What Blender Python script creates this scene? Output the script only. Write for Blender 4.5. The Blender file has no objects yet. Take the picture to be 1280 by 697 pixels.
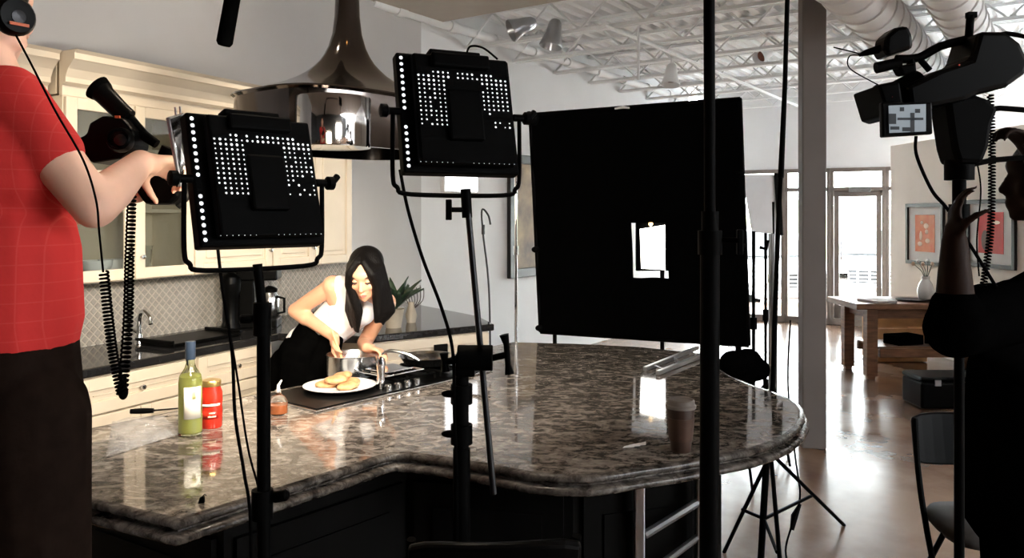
import bpy, bmesh, math, random
from mathutils import Vector, Matrix
random.seed(4)
S = bpy.context.scene
COL = S.collection
PI = math.pi

# ---------------------------------------------------------------- camera, sky, light, exposure
FPX, CH, HY = 1000.0, 1.65, 270.0
cam_d = bpy.data.cameras.new('camera'); cam = bpy.data.objects.new('camera', cam_d); COL.objects.link(cam)
cam.location = (0, 0, CH); cam.rotation_euler = (PI/2, 0, 0)
cam_d.sensor_width = 36; cam_d.lens = 36*FPX/1280
cam_d.shift_y = -(348.5-HY)/1280
cam_d.clip_start = .05; cam_d.clip_end = 200
S.camera = cam
S.view_settings.view_transform = 'Standard'; S.view_settings.look = 'None'
S.view_settings.gamma = 1; S.view_settings.use_curve_mapping = False
S.view_settings.exposure = 0.35
w = bpy.data.worlds.new('sky'); S.world = w; w.use_nodes = True
bg = w.node_tree.nodes['Background']; bg.inputs[0].default_value = (.93, .97, 1, 1); bg.inputs[1].default_value = 21
sd_ = bpy.data.lights.new('sun', 'SUN'); sd_.energy = 16; sd_.angle = .02; sd_.color = (1, .96, .9)
sun = bpy.data.objects.new('sun', sd_); COL.objects.link(sun); sun.rotation_euler = Vector((.25, .62, -.75)).to_track_quat('-Z', 'Y').to_euler()

def area(name, loc, target, size, power, color=(1, 1, 1), size_y=None, parent=None, spread=PI, shape='RECTANGLE'):
    d = bpy.data.lights.new(name, 'AREA'); d.shape = shape; d.size = size; d.size_y = size_y or size
    d.energy = power; d.color = color; d.spread = spread
    o = bpy.data.objects.new(name, d); COL.objects.link(o)
    o.location = loc
    o.rotation_euler = (Vector(target)-Vector(loc)).to_track_quat('-Z', 'Y').to_euler()
    if parent is not None:
        o.parent = parent; o.matrix_parent_inverse = W[parent.name].inverted()
    return o

# ---------------------------------------------------------------- coordinates
def at(px, py, Y): return Vector(((px-640)/FPX*Y, Y, CH-(py-HY)/FPX*Y))
def on(px, py, z=0.0):
    Y = FPX*(CH-z)/(py-HY); return Vector(((px-640)/FPX*Y, Y, z))
ZC = .92

# ---------------------------------------------------------------- materials
def mat(name, col, rough=.5, metal=0, spec=.5, var=0, scale=8, bump=0, emit=None, es=0, trans=0, ior=1.45, coat=0, stretch=None, alpha=1, sub=0, col2=None):
    m = bpy.data.materials.new(name); m.use_nodes = True
    nt = m.node_tree; b = nt.nodes['Principled BSDF']
    b.inputs['Base Color'].default_value = (*col, 1)
    b.inputs['Roughness'].default_value = rough; b.inputs['Metallic'].default_value = metal
    b.inputs['Specular IOR Level'].default_value = spec
    b.inputs['IOR'].default_value = ior; b.inputs['Transmission Weight'].default_value = trans
    b.inputs['Coat Weight'].default_value = coat; b.inputs['Alpha'].default_value = alpha
    if sub: b.inputs['Subsurface Weight'].default_value = sub; b.inputs['Subsurface Scale'].default_value = .02
    if emit: b.inputs['Emission Color'].default_value = (*emit, 1); b.inputs['Emission Strength'].default_value = es
    if var or bump or col2:
        tc = nt.nodes.new('ShaderNodeTexCoord'); mp = nt.nodes.new('ShaderNodeMapping')
        if stretch: mp.inputs['Scale'].default_value = stretch
        n = nt.nodes.new('ShaderNodeTexNoise'); n.inputs['Scale'].default_value = scale; n.inputs['Detail'].default_value = 6
        nt.links.new(tc.outputs['Object'], mp.inputs[0]); nt.links.new(mp.outputs[0], n.inputs[0])
        if var or col2:
            cr = nt.nodes.new('ShaderNodeValToRGB')
            cr.color_ramp.elements[0].position = .3; cr.color_ramp.elements[1].position = .7
            a = col2 if col2 else tuple(c*(1-var) for c in col)
            z = col if col2 else tuple(min(1, c*(1+var)) for c in col)
            cr.color_ramp.elements[0].color = (*a, 1); cr.color_ramp.elements[1].color = (*z, 1)
            nt.links.new(n.outputs[0], cr.inputs[0]); nt.links.new(cr.outputs[0], b.inputs['Base Color'])
        if bump:
            bp = nt.nodes.new('ShaderNodeBump'); bp.inputs['Strength'].default_value = bump; bp.inputs['Distance'].default_value = .01
            nt.links.new(n.outputs[0], bp.inputs['Height']); nt.links.new(bp.outputs[0], b.inputs['Normal'])
    return m
def thin_glass(name, tint=(1, 1, 1), refl=1.0, rough=0.0):
    m = bpy.data.materials.new(name); m.use_nodes = True; nt = m.node_tree
    for n in list(nt.nodes): nt.nodes.remove(n)
    o = nt.nodes.new('ShaderNodeOutputMaterial'); mx = nt.nodes.new('ShaderNodeMixShader')
    t = nt.nodes.new('ShaderNodeBsdfTransparent'); t.inputs[0].default_value = (*tint, 1)
    g = nt.nodes.new('ShaderNodeBsdfGlossy'); g.inputs['Roughness'].default_value = rough
    f = nt.nodes.new('ShaderNodeFresnel'); f.inputs[0].default_value = 1.45
    nt.links.new(f.outputs[0], mx.inputs[0]); nt.links.new(t.outputs[0], mx.inputs[1]); nt.links.new(g.outputs[0], mx.inputs[2])
    nt.links.new(mx.outputs[0], o.inputs[0])
    return m
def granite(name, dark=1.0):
    m = bpy.data.materials.new(name); m.use_nodes = True; nt = m.node_tree; b = nt.nodes['Principled BSDF']; L = nt.links
    tc = nt.nodes.new('ShaderNodeTexCoord'); mp = nt.nodes.new('ShaderNodeMapping')
    mp.inputs['Rotation'].default_value = (0, 0, .35); mp.inputs['Scale'].default_value = (1.0, 1.5, 1)
    L.new(tc.outputs['Object'], mp.inputs[0])
    n1 = nt.nodes.new('ShaderNodeTexNoise'); n1.inputs['Scale'].default_value = 11.5; n1.inputs['Detail'].default_value = 9; n1.inputs['Roughness'].default_value = .72; n1.inputs['Distortion'].default_value = 1.1
    n2 = nt.nodes.new('ShaderNodeTexNoise'); n2.inputs['Scale'].default_value = 21; n2.inputs['Detail'].default_value = 7; n2.inputs['Roughness'].default_value = .7
    v = nt.nodes.new('ShaderNodeTexVoronoi'); v.inputs['Scale'].default_value = 42
    for n in (n1, n2, v): L.new(mp.outputs[0], n.inputs['Vector'])
    r1 = nt.nodes.new('ShaderNodeValToRGB'); e = r1.color_ramp.elements
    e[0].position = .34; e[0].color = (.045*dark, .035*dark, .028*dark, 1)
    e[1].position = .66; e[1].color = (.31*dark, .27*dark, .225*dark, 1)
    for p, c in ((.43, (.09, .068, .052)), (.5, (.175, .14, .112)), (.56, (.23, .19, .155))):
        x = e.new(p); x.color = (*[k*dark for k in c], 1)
    L.new(n1.outputs[0], r1.inputs[0])
    r2 = nt.nodes.new('ShaderNodeValToRGB'); r2.color_ramp.elements[0].position = .36; r2.color_ramp.elements[0].color = (.22, .17, .15, 1)
    r2.color_ramp.elements[1].position = .5; r2.color_ramp.elements[1].color = (1, 1, 1, 1)
    L.new(n2.outputs[0], r2.inputs[0])
    mx = nt.nodes.new('ShaderNodeMix'); mx.data_type = 'RGBA'; mx.blend_type = 'MULTIPLY'; mx.inputs[0].default_value = .8
    L.new(r1.outputs[0], mx.inputs[6]); L.new(r2.outputs[0], mx.inputs[7])
    mx2 = nt.nodes.new('ShaderNodeMix'); mx2.data_type = 'RGBA'; mx2.blend_type = 'OVERLAY'; mx2.inputs[0].default_value = .35
    L.new(mx.outputs[2], mx2.inputs[6]); bw = nt.nodes.new('ShaderNodeRGBToBW'); L.new(v.outputs['Color'], bw.inputs[0]); L.new(bw.outputs[0], mx2.inputs[7])
    hs = nt.nodes.new('ShaderNodeHueSaturation'); hs.inputs['Saturation'].default_value = .75
    L.new(mx2.outputs[2], hs.inputs['Color']); L.new(hs.outputs[0], b.inputs['Base Color'])
    b.inputs['Roughness'].default_value = .055; b.inputs['Specular IOR Level'].default_value = .62
    return m
M = {}
M['wall'] = mat('wall_paint', (.80, .81, .82), .7, var=.03, scale=2)
M['wall_grey'] = mat('kitchen_wall_paint', (.52, .505, .50), .7, var=.03, scale=2)
M['partition'] = mat('beige_wall_paint', (.70, .63, .56), .75, var=.04, scale=2)
M['ceil'] = mat('deck_paint', (.86, .87, .88), .6, var=.03)
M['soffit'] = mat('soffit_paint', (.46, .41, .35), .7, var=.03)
M['dim'] = mat('unlit_wall_paint', (.03, .03, .03), .9, var=.05)  # unlit side of the room put into the colour, so little light bounces
M['cream'] = mat('cream_cabinet_paint', (.62, .54, .43), .38, var=.04, scale=5)
M['tile'] = mat('glazed_tile', (.50, .47, .43), .12, metal=.35, var=.12, scale=30)
M['grout'] = mat('grout', (.42, .38, .33), .8, var=.1, scale=30)
M['blackstone'] = mat('black_worktop', (.012, .012, .013), .07, var=.2, scale=40)
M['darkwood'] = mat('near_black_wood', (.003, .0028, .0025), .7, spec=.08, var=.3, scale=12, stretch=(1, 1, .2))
M['black'] = mat('black_metal', (.0015, .0015, .0015), .55, spec=.03, var=.2, scale=20)
M['blackgloss'] = mat('black_plastic', (.0015, .0015, .0015), .35, spec=.07, var=.2, scale=20)
M['cloth'] = mat('black_cloth', (.0012, .0012, .0012), .95, spec=0, var=.3, scale=30, bump=.1)
M['rubber'] = mat('black_rubber', (.0015, .0015, .0015), .8, spec=.02, var=.2)
M['steel'] = mat('brushed_steel', (.55, .56, .57), .22, metal=1, var=.06, scale=30)
M['hood'] = mat('polished_steel', (.115, .10, .092), .09, metal=1, var=.05, scale=3, stretch=(8, 8, .3))
M['drum'] = mat('mirror_steel', (.42, .41, .40), .07, metal=1, var=.1, scale=6, stretch=(6, 6, .1))
M['chrome'] = mat('chrome', (.8, .8, .82), .06, metal=1, var=.02)
M['granite'] = granite('granite'); M['granite_edge'] = granite('granite_edge', .46); M['granite_edge'].node_tree.nodes['Principled BSDF'].inputs['Specular IOR Level'].default_value = .25; M['granite_edge'].node_tree.nodes['Principled BSDF'].inputs['Roughness'].default_value = .25  # edge is a darkened granite copy, its shade put into the colour
M['glass'] = thin_glass('window_glass', (.96, .98, .97))
M['cabglass'] = thin_glass('cabinet_glass', (.8, .83, .83), rough=.05)
M['alu'] = mat('bronze_frame', (.22, .19, .17), .4, metal=.3, var=.1)
M['silver'] = mat('silver_tube', (.45, .46, .48), .3, metal=.9, var=.1)
M['gunmetal'] = mat('dark_steel', (.03, .03, .032), .35, metal=.9, var=.1)
M['col'] = mat('column_paint', (.15, .13, .12), .6, var=.06, scale=3)
M['wood'] = mat('bench_wood', (.20, .10, .055), .35, var=.4, scale=6, stretch=(1, 1, 6))
M['palewood'] = mat('pale_wood', (.62, .36, .17), .5, var=.2, scale=6)
M['skin'] = mat('skin', (.60, .32, .20), .45, var=.05, scale=12, sub=.08)
M['skin2'] = mat('skin_man', (.78, .47, .34), .5, var=.07, scale=12, sub=.05)
M['skin3'] = mat('skin_dark', (.016, .007, .004), .6, spec=.1, var=.2)  # backlit silhouette put into the colour, far darker than the skin itself
M['hair'] = mat('black_hair', (.0035, .0028, .0025), .42, spec=.12, var=.4, scale=50, stretch=(6, 6, .4), bump=.5)
M['lips'] = mat('lips', (.45, .14, .11), .4, var=.1)
M['brow'] = mat('dark_brow', (.02, .012, .01), .6, var=.2)
M['whitecloth'] = mat('white_cotton', (.70, .70, .72), .85, var=.06, scale=10, bump=.2)
M['denim'] = mat('dark_brown_trouser', (.010, .006, .0045), .9, spec=.03, var=.3, scale=30, bump=.2)
def plaid():
    m = mat('red_check_cotton', (.62, .035, .03), .8, spec=.2, bump=.15, scale=20)
    nt = m.node_tree; b = nt.nodes['Principled BSDF']; L = nt.links
    tc = nt.nodes.new('ShaderNodeTexCoord'); sp = nt.nodes.new('ShaderNodeSeparateXYZ'); L.new(tc.outputs['Object'], sp.inputs[0])
    outs = []
    for ax, s in ((2, 26.), (0, 30.)):
        mu = nt.nodes.new('ShaderNodeMath'); mu.operation = 'MULTIPLY'; mu.inputs[1].default_value = s; L.new(sp.outputs[ax], mu.inputs[0])
        fr = nt.nodes.new('ShaderNodeMath'); fr.operation = 'FRACT'; L.new(mu.outputs[0], fr.inputs[0])
        gt = nt.nodes.new('ShaderNodeMath'); gt.operation = 'GREATER_THAN'; gt.inputs[1].default_value = .93; L.new(fr.outputs[0], gt.inputs[0]); outs.append(gt)
    mx = nt.nodes.new('ShaderNodeMath'); mx.operation = 'MAXIMUM'; L.new(outs[0].outputs[0], mx.inputs[0]); L.new(outs[1].outputs[0], mx.inputs[1])
    c = nt.nodes.new('ShaderNodeMix'); c.data_type = 'RGBA'; c.inputs[6].default_value = (.50, .028, .026, 1); c.inputs[7].default_value = (.52, .045, .040, 1)
    L.new(mx.outputs[0], c.inputs[0]); L.new(c.outputs[2], b.inputs['Base Color']); return m
M['red'] = plaid()
M['led'] = mat('lit_led', (.9, .9, .9), .5, emit=(.93, .96, 1), es=.85)  # glow standing in for panel light leaking through the vent holes
M['ledfront'] = mat('led_front', (.9, .9, .9), .5, emit=(1, .9, .75), es=6)
M['lampwhite'] = mat('lit_lamp_face', (.9, .9, .9), .5, emit=(1, .97, .9), es=7)
M['lampwarm'] = mat('warm_lamp', (.9, .8, .6), .5, emit=(1, .62, .25), es=3)
M['walllamp'] = mat('lit_wall_panel', (.9, .9, .9), .5, emit=(.97, .98, 1), es=2.6)
M['white'] = mat('white_plastic', (.75, .75, .74), .4, var=.03)
M['paper'] = mat('white_paper', (.8, .8, .8), .7, var=.03)
M['cerwhite'] = mat('white_ceramic', (.8, .8, .8), .15, var=.02)
M['food'] = mat('browned_chicken', (.62, .36, .17), .5, col2=(.35, .15, .06), scale=28, bump=.6)
M['bottleglass'] = mat('pale_green_glass', (.75, .85, .62), .03, trans=1, ior=1.3)
M['clearglass'] = mat('clear_glass', (.95, .97, .97), .02, trans=1, ior=1.25)
M['oilred'] = mat('amber_liquid', (.45, .13, .04), .15, var=.2)
M['wine'] = mat('yellow_liquid', (.46, .44, .16), .15, var=.05)
M['bottlefoil'] = mat('dark_blue_foil', (.015, .025, .045), .35, var=.1)
M['sauce'] = mat('red_tomato_sauce', (.36, .018, .008), .25, var=.3, scale=30)
M['gold'] = mat('gold_lid', (.55, .38, .14), .3, metal=.9, var=.1)
M['label'] = mat('paper_label', (.78, .76, .66), .6, var=.03)
M['olive'] = mat('olive_print', (.45, .42, .18), .6, var=.05)
M['bag'] = thin_glass('plastic_film', (.80, .81, .82), rough=.18)
M['bagfilm'] = mat('clear_film', (.6, .6, .62), .15, alpha=.22, spec=.9, bump=.6, scale=14)
M['cup'] = mat('brown_kraft_sleeve', (.07, .035, .022), .6, var=.15, scale=20)
M['cupdark'] = mat('dark_brown_cup', (.05, .025, .016), .5, var=.1)
M['lid'] = mat('coffee_lid', (.24, .215, .20), .4, var=.03)
M['frame'] = mat('black_picture_frame', (.012, .011, .01), .35, var=.2)
M['mat'] = mat('picture_mat', (.62, .60, .58), .7, var=.02)
M['leaf'] = mat('agave_leaf', (.018, .035, .018), .45, var=.35, scale=8)
M['pot'] = mat('clay_pot', (.42, .36, .28), .7, var=.15)
M['carwhite'] = mat('white_car_paint', (.75, .76, .78), .2, coat=.5, var=.02)
M['cargrey'] = mat('grey_car_trim', (.03, .032, .035), .4, var=.05)
M['tarmac'] = mat('sunlit_concrete', (.72, .71, .69), .8, var=.05, scale=2)
M['greyseat'] = mat('grey_vinyl', (.055, .05, .047), .7, spec=.15, var=.08, scale=15, bump=.15)
M['orangepr'] = mat('orange_print', (.55, .09, .02), .6, col2=(.62, .24, .10), scale=9)
M['redpr'] = mat('red_print', (.50, .018, .012), .6, col2=(.42, .03, .018), scale=7)
M['brownpr'] = mat('ochre_painting', (.42, .30, .17), .6, col2=(.16, .12, .10), scale=4)
M['darkpr'] = mat('dark_print', (.10, .035, .02), .6, var=.2)
M['cream_pr'] = mat('cream_print', (.70, .50, .36), .6, var=.1)
M['hedge'] = mat('sunlit_foliage', (.45, .50, .30), .8, var=.4, scale=3)
M['pink'] = mat('pink_sign', (.8, .40, .42), .6, var=.05)
M['screen'] = mat('lit_screen', (.1, .1, .1), .3, emit=(.40, .47, .52), es=.42)
M['screendk'] = mat('dark_screen_area', (.02, .02, .02), .3, emit=(.05, .06, .07), es=.25)
M['redled'] = mat('red_indicator', (.3, .02, .01), .3, emit=(1, .1, .03), es=.12)
M['orangetape'] = mat('orange_mark', (.55, .12, .04), .5, var=.1)
def floor_mat():
    m = mat('stained_concrete', (.26, .19, .14), .16, spec=.5)
    nt = m.node_tree; b = nt.nodes['Principled BSDF']; L = nt.links
    tc = nt.nodes.new('ShaderNodeTexCoord')
    n = nt.nodes.new('ShaderNodeTexNoise'); n.inputs['Scale'].default_value = 1.1; n.inputs['Detail'].default_value = 8; n.inputs['Roughness'].default_value = .6
    n2 = nt.nodes.new('ShaderNodeTexNoise'); n2.inputs['Scale'].default_value = 3.2; n2.inputs['Detail'].default_value = 5
    L.new(tc.outputs['Object'], n.inputs['Vector']); L.new(tc.outputs['Object'], n2.inputs['Vector'])
    r = nt.nodes.new('ShaderNodeValToRGB'); e = r.color_ramp.elements
    e[0].position = .36; e[0].color = (.12, .055, .028, 1); e[1].position = .64; e[1].color = (.27, .17, .11, 1)
    L.new(n.outputs[0], r.inputs[0]); L.new(r.outputs[0], b.inputs['Base Color'])
    r2 = nt.nodes.new('ShaderNodeMapRange'); r2.inputs[1].default_value = .35; r2.inputs[2].default_value = .65; r2.inputs[3].default_value = .17; r2.inputs[4].default_value = .27
    L.new(n2.outputs[0], r2.inputs[0]); L.new(r2.outputs[0], b.inputs['Roughness'])
    bp = nt.nodes.new('ShaderNodeBump'); bp.inputs['Strength'].default_value = .04; bp.inputs['Distance'].default_value = .02
    L.new(n2.outputs[0], bp.inputs['Height']); L.new(bp.outputs[0], b.inputs['Normal'])
    return m
M['floor'] = floor_mat()

# ---------------------------------------------------------------- builders
W = {}
def tag(o, label=None, cat=None, group=None, kind=None):
    if label: o['label'] = label
    if cat: o['category'] = cat
    if group: o['group'] = group
    if kind: o['kind'] = kind
    return o
def thing(name, label, cat, loc, rotz=0, group=None):
    o = bpy.data.objects.new(name, None); COL.objects.link(o); o.empty_display_size = .1
    o.location = loc; o.rotation_euler = (0, 0, rotz)
    W[o.name] = Matrix.Translation(Vector(loc)) @ Matrix.Rotation(rotz, 4, 'Z')
    return tag(o, label, cat, group)
def frame3(d, up=(0, 0, 1)):
    d = Vector(d).normalized(); up = Vector(up)
    if abs(d.dot(up)) > .98: up = Vector((0, 1, 0))
    x = up.cross(d).normalized(); y = d.cross(x)
    return x, y, d
class MB:
    def __init__(s, xf=None): s.v = []; s.f = []; s.xf = xf; s.sm = []
    def add(s, vs, fs, smooth=False):
        n = len(s.v)
        for v in vs:
            v = Vector(v); s.v.append(s.xf @ v if s.xf else v)
        for f in fs: s.f.append([n+i for i in f]); s.sm.append(smooth)
        return s
    def box(s, c, size, R=None):
        c = Vector(c); x, y, z = [k/2 for k in size]
        vs = [Vector((a*x, b*y, e*z)) for a in (-1, 1) for b in (-1, 1) for e in (-1, 1)]
        if R is not None: vs = [R @ v for v in vs]
        return s.add([c+v for v in vs], [(0, 1, 3, 2), (4, 6, 7, 5), (0, 4, 5, 1), (2, 3, 7, 6), (0, 2, 6, 4), (1, 5, 7, 3)])
    def tube(s, pts, r, n=10, closed=False):
        pts = [Vector(p) for p in pts]; N = len(pts)
        rs = r if isinstance(r, (list, tuple)) else [r]*N
        x = None; vs = []
        for i, p in enumerate(pts):
            a = pts[i-1] if (i or closed) else p; b = pts[(i+1) % N] if (i < N-1 or closed) else p
            d = (b-a).normalized() if (b-a).length > 1e-9 else Vector((0, 0, 1))
            if x is None: x = frame3(d)[0]
            x = (x-d*x.dot(d))
            x = x.normalized() if x.length > 1e-6 else frame3(d)[0]
            y = d.cross(x)
            for k in range(n):
                t = 2*PI*k/n; vs.append(p+(x*math.cos(t)+y*math.sin(t))*rs[i])
        fs = []
        for i in range(N if closed else N-1):
            j = (i+1) % N
            for k in range(n):
                fs.append((i*n+k, i*n+(k+1) % n, j*n+(k+1) % n, j*n+k))
        if not closed: fs.append(tuple(range(n))[::-1]); fs.append(tuple((N-1)*n+k for k in range(n)))
        return s.add(vs, fs, True)
    def cyl(s, a, b, r, n=16, r2=None): return s.tube([a, b], [r, r if r2 is None else r2], n)
    def lathe(s, prof, c, axis=(0, 0, 1), n=28):
        c = Vector(c); x, y, d = frame3(axis); vs = []; fs = []
        for (r, h) in prof:
            for k in range(n):
                t = 2*PI*k/n; vs.append(c+d*h+(x*math.cos(t)+y*math.sin(t))*max(r, 1e-4))
        for i in range(len(prof)-1):
            for k in range(n): fs.append((i*n+k, i*n+(k+1) % n, (i+1)*n+(k+1) % n, (i+1)*n+k))
        fs.append(tuple(range(n))[::-1]); fs.append(tuple((len(prof)-1)*n+k for k in range(n)))
        return s.add(vs, fs, True)
    def ell(s, c, r, R=None, n=16, m=10):
        c = Vector(c); vs = []; fs = []
        if not isinstance(r, (tuple, list)): r = (r, r, r)
        for i in range(1, m):
            ph = PI*i/m
            for k in range(n):
                t = 2*PI*k/n; v = Vector((r[0]*math.sin(ph)*math.cos(t), r[1]*math.sin(ph)*math.sin(t), r[2]*math.cos(ph)))
                vs.append(c+(R @ v if R else v))
        a = Vector((0, 0, r[2])); top = len(vs); vs.append(c+(R @ a if R else a)); vs.append(c-(R @ a if R else a))
        for i in range(m-2):
            for k in range(n): fs.append((i*n+k, (i+1)*n+k, (i+1)*n+(k+1) % n, i*n+(k+1) % n))
        for k in range(n):
            fs.append((top, k, (k+1) % n)); fs.append((top+1, (m-2)*n+(k+1) % n, (m-2)*n+k))
        return s.add(vs, fs, True)
    def cap(s, a, b, r0, r1, n=14):     # closed tapered limb with round ends
        a = Vector(a); b = Vector(b); s.ell(a, r0, n=n, m=8); s.ell(b, r1, n=n, m=8); return s.tube([a, b], [r0, r1], n)
    def chain(s, pts, rs, n=14):
        for i in range(len(pts)-1): s.cap(pts[i], pts[i+1], rs[i], rs[i+1], n)
        return s
    def prism(s, poly, z0, z1):
        n = len(poly)
        vs = [(p[0], p[1], z0) for p in poly]+[(p[0], p[1], z1) for p in poly]
        return s.add(vs, [tuple(range(n))[::-1], tuple(range(n, 2*n))]+[(i, (i+1) % n, n+(i+1) % n, n+i) for i in range(n)])
    def slab(s, pts, vec):              # polygon in space pushed through vec
        n = len(pts); vec = Vector(vec); pts = [Vector(p) for p in pts]
        return s.add(pts+[p+vec for p in pts], [tuple(range(n))[::-1], tuple(range(n, 2*n))]+[(i, (i+1) % n, n+(i+1) % n, n+i) for i in range(n)])
    def quad(s, a, b, c, d): return s.add([a, b, c, d], [(0, 1, 2, 3)])
    def build(s, name, m, parent=None, bevel=0, remesh=0, smooth_it=0, origin=None, sub=0, sharp=40, solid=0):
        me = bpy.data.meshes.new(name)
        if parent is not None: inv = W[parent.name].inverted(); Wm = W[parent.name]
        else:
            if origin is None:
                xs = [v.x for v in s.v]; ys = [v.y for v in s.v]; zs = [v.z for v in s.v]
                origin = ((min(xs)+max(xs))/2, (min(ys)+max(ys))/2, min(zs))
            Wm = Matrix.Translation(Vector(origin)); inv = Wm.inverted()
        me.from_pydata([inv @ v for v in s.v], [], s.f)
        me.polygons.foreach_set('use_smooth', [True if (remesh or sub) else k for k in s.sm])
        bm = bmesh.new(); bm.from_mesh(me); bmesh.ops.recalc_face_normals(bm, faces=bm.faces)
        for e in bm.edges:
            if len(e.link_faces) == 2 and e.calc_face_angle(0) > math.radians(sharp): e.smooth = False
        if remesh:
            for e in bm.edges: e.smooth = True
        bm.to_mesh(me); bm.free()
        me.materials.append(M[m] if isinstance(m, str) else m)
        o = bpy.data.objects.new(name, me); COL.objects.link(o)
        if parent is not None: o.parent = parent
        else: o.location = origin
        W[o.name] = Wm
        if remesh:
            r = o.modifiers.new('remesh', 'REMESH'); r.mode = 'VOXEL'; r.voxel_size = remesh; r.use_smooth_shade = True
            if smooth_it: q = o.modifiers.new('smooth', 'SMOOTH'); q.iterations = smooth_it; q.factor = .5
        if solid: q = o.modifiers.new('thick', 'SOLIDIFY'); q.thickness = solid; q.offset = 0
        if bevel:
            b = o.modifiers.new('bevel', 'BEVEL'); b.width = bevel; b.segments = 2; b.limit_method = 'ANGLE'; b.angle_limit = .6
        if sub: q = o.modifiers.new('subd', 'SUBSURF'); q.levels = sub; q.render_levels = sub
        return o
def single(mb, name, m, label, cat, group=None, **k): return tag(mb.build(name, m, **k), label, cat, group)
def struct(mb, name, m, parent=None, **k):
    o = mb.build(name, m, parent, **k)
    if parent is None: o['kind'] = 'structure'
    return o
def smoothpath(pts, n=8):
    pts = [Vector(p) for p in pts]; out = []
    P = [pts[0]]+pts+[pts[-1]]
    for i in range(1, len(P)-2):
        a, b, c, d = P[i-1:i+3]
        for k in range(n):
            t = k/n; out.append(.5*((2*b)+(c-a)*t+(2*a-5*b+4*c-d)*t*t+(3*b-a-3*c+d)*t**3))
    out.append(pts[-1]); return out
def coil(pts, R, r, turns, n=10, tn=5):
    path = smoothpath(pts, 12); L = [0]
    for i in range(1, len(path)): L.append(L[-1]+(path[i]-path[i-1]).length)
    out = []; N = turns*n
    for k in range(N+1):
        t = L[-1]*k/N; i = max(j for j in range(len(L)) if L[j] <= t+1e-9); i = min(i, len(path)-2)
        u = (t-L[i])/(L[i+1]-L[i]); p = path[i].lerp(path[i+1], u); x, y, d = frame3(path[i+1]-path[i], (1, .01, 0))
        a = 2*PI*k/n; out.append(p+(x*math.cos(a)+y*math.sin(a))*R)
    return MB().tube(out, r, tn)
def xf(loc, R): return Matrix.Translation(Vector(loc)) @ R.to_4x4()
def basis(x, y, z): return Matrix((x, y, z)).transposed()

# ================================================================ SETTING
# kitchen frame: origin on the worktop's front edge, s along the wall, t out into the room
KD = Vector((.5, 1, 0)).normalized(); KN = Vector((1, -.5, 0)).normalized(); K0 = Vector((-2.01, 3.86, 0))
KM = xf(K0, basis(KD, KN*-1, Vector((0, 0, 1))))      # local x = s, local y = depth into the wall, z up
def ks(px, t):                                          # s where the line t (depth behind front edge) crosses pixel column px
    r = (px-640)/FPX; o = K0-KN*t
    return (r*o.y-o.x)/(KD.x-r*KD.y)
# back wall frame
BD = Vector((.685, 1, 0)).normalized(); BN = Vector((1, -.685, 0)).normalized(); B0 = Vector((-.77, 7.7, 0))
BM_ = xf(B0, basis(BD, BN*-1, Vector((0, 0, 1))))
def bs(px, t=0):
    r = (px-640)/FPX; o = B0+BN*t
    return (r*o.y-o.x)/(BD.x-r*BD.y)
ZW = 3.72
fm = MB().box((1, 4.8, -.05), (15, 21, .1)); struct(fm, 'floor', 'floor')
bs_end = 6.45; bs_start = bs(446)
wl = MB(KM).box((1.2, .70, ZW/2), (11.0, .14, ZW))
kw = struct(wl, 'wall_left', 'wall_grey')
wb = MB(BM_).box(((bs_start+bs_end)/2, .07, ZW/2), (bs_end-bs_start, .14, ZW))
struct(wb, 'wall_back', 'wall')
# storefront frame
F0 = Vector((4.88, 12.2, 0)); FD = Vector((1, -.5, 0)).normalized(); FN = Vector((-.5, -1, 0)).normalized()
FM = xf(F0, basis(FD, FN*-1, Vector((0, 0, 1))))
def fs_(px):
    r = (px-640)/FPX; return (r*F0.y-F0.x)/(FD.x-r*FD.y)
xL, xR = fs_(872), fs_(1113)+5.2
up = MB(FM).box(((xL+xR)/2, .06, (2.38+ZW)/2), (xR-xL, .14, ZW-2.38)); struct(up, 'wall_front', 'wall')
# storefront windows: bays between mullions
def bay(n, a, b, door=False):
    fr = MB(FM)
    for x in (a+.025, b-.025): fr.box((x, 0, 1.19), (.05, .10, 2.38))
    for z, h in ((.05, .10), (2.06, .06), (2.35, .06)): fr.box(((a+b)/2, 0, z), (b-a, .10, h))
    if door:
        for x in (a+.09, b-.09): fr.box((x, .0, 1.05), (.07, .05, 2.0))
        fr.box(((a+b)/2, 0, .2), (b-a-.1, .05, .2)); fr.box(((a+b)/2, 0, 1.99), (b-a-.1, .05, .09))
    o = struct(fr, ('door_' if door else 'window_')+str(n), 'alu', bevel=.006)
    for z0, z1 in ((.1, 2.03), (2.09, 2.32)):
        g = MB(FM).box(((a+b)/2, 0, (z0+z1)/2), (b-a-.1, .012, z1-z0)); g.build('pane', 'glass', o)
    if door:
        MB(FM).tube([(a+.16, -.03, 1.0), (a+.16, -.08, 1.02), (a+.16, -.08, 1.3), (a+.16, -.03, 1.32)], .012, 8).build('door_handle', 'silver', o)
        MB(FM).box((b-.35, -.06, 2.04), (.3, .06, .06)).build('door_closer', 'silver', o)
    return o
xs = [fs_(872), fs_(912), fs_(981), fs_(1038), fs_(1107)]
bay(1, xs[0], xs[1]); bay(2, xs[1], xs[2]); bay(3, xs[2], xs[3]); bay(1, xs[3], xs[4], True)
xx = xs[4]; n = 4
while xx < xR-.2:
    b2 = min(xx+1.3, xR); bay(n, xx, b2); xx = b2; n += 1
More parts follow.
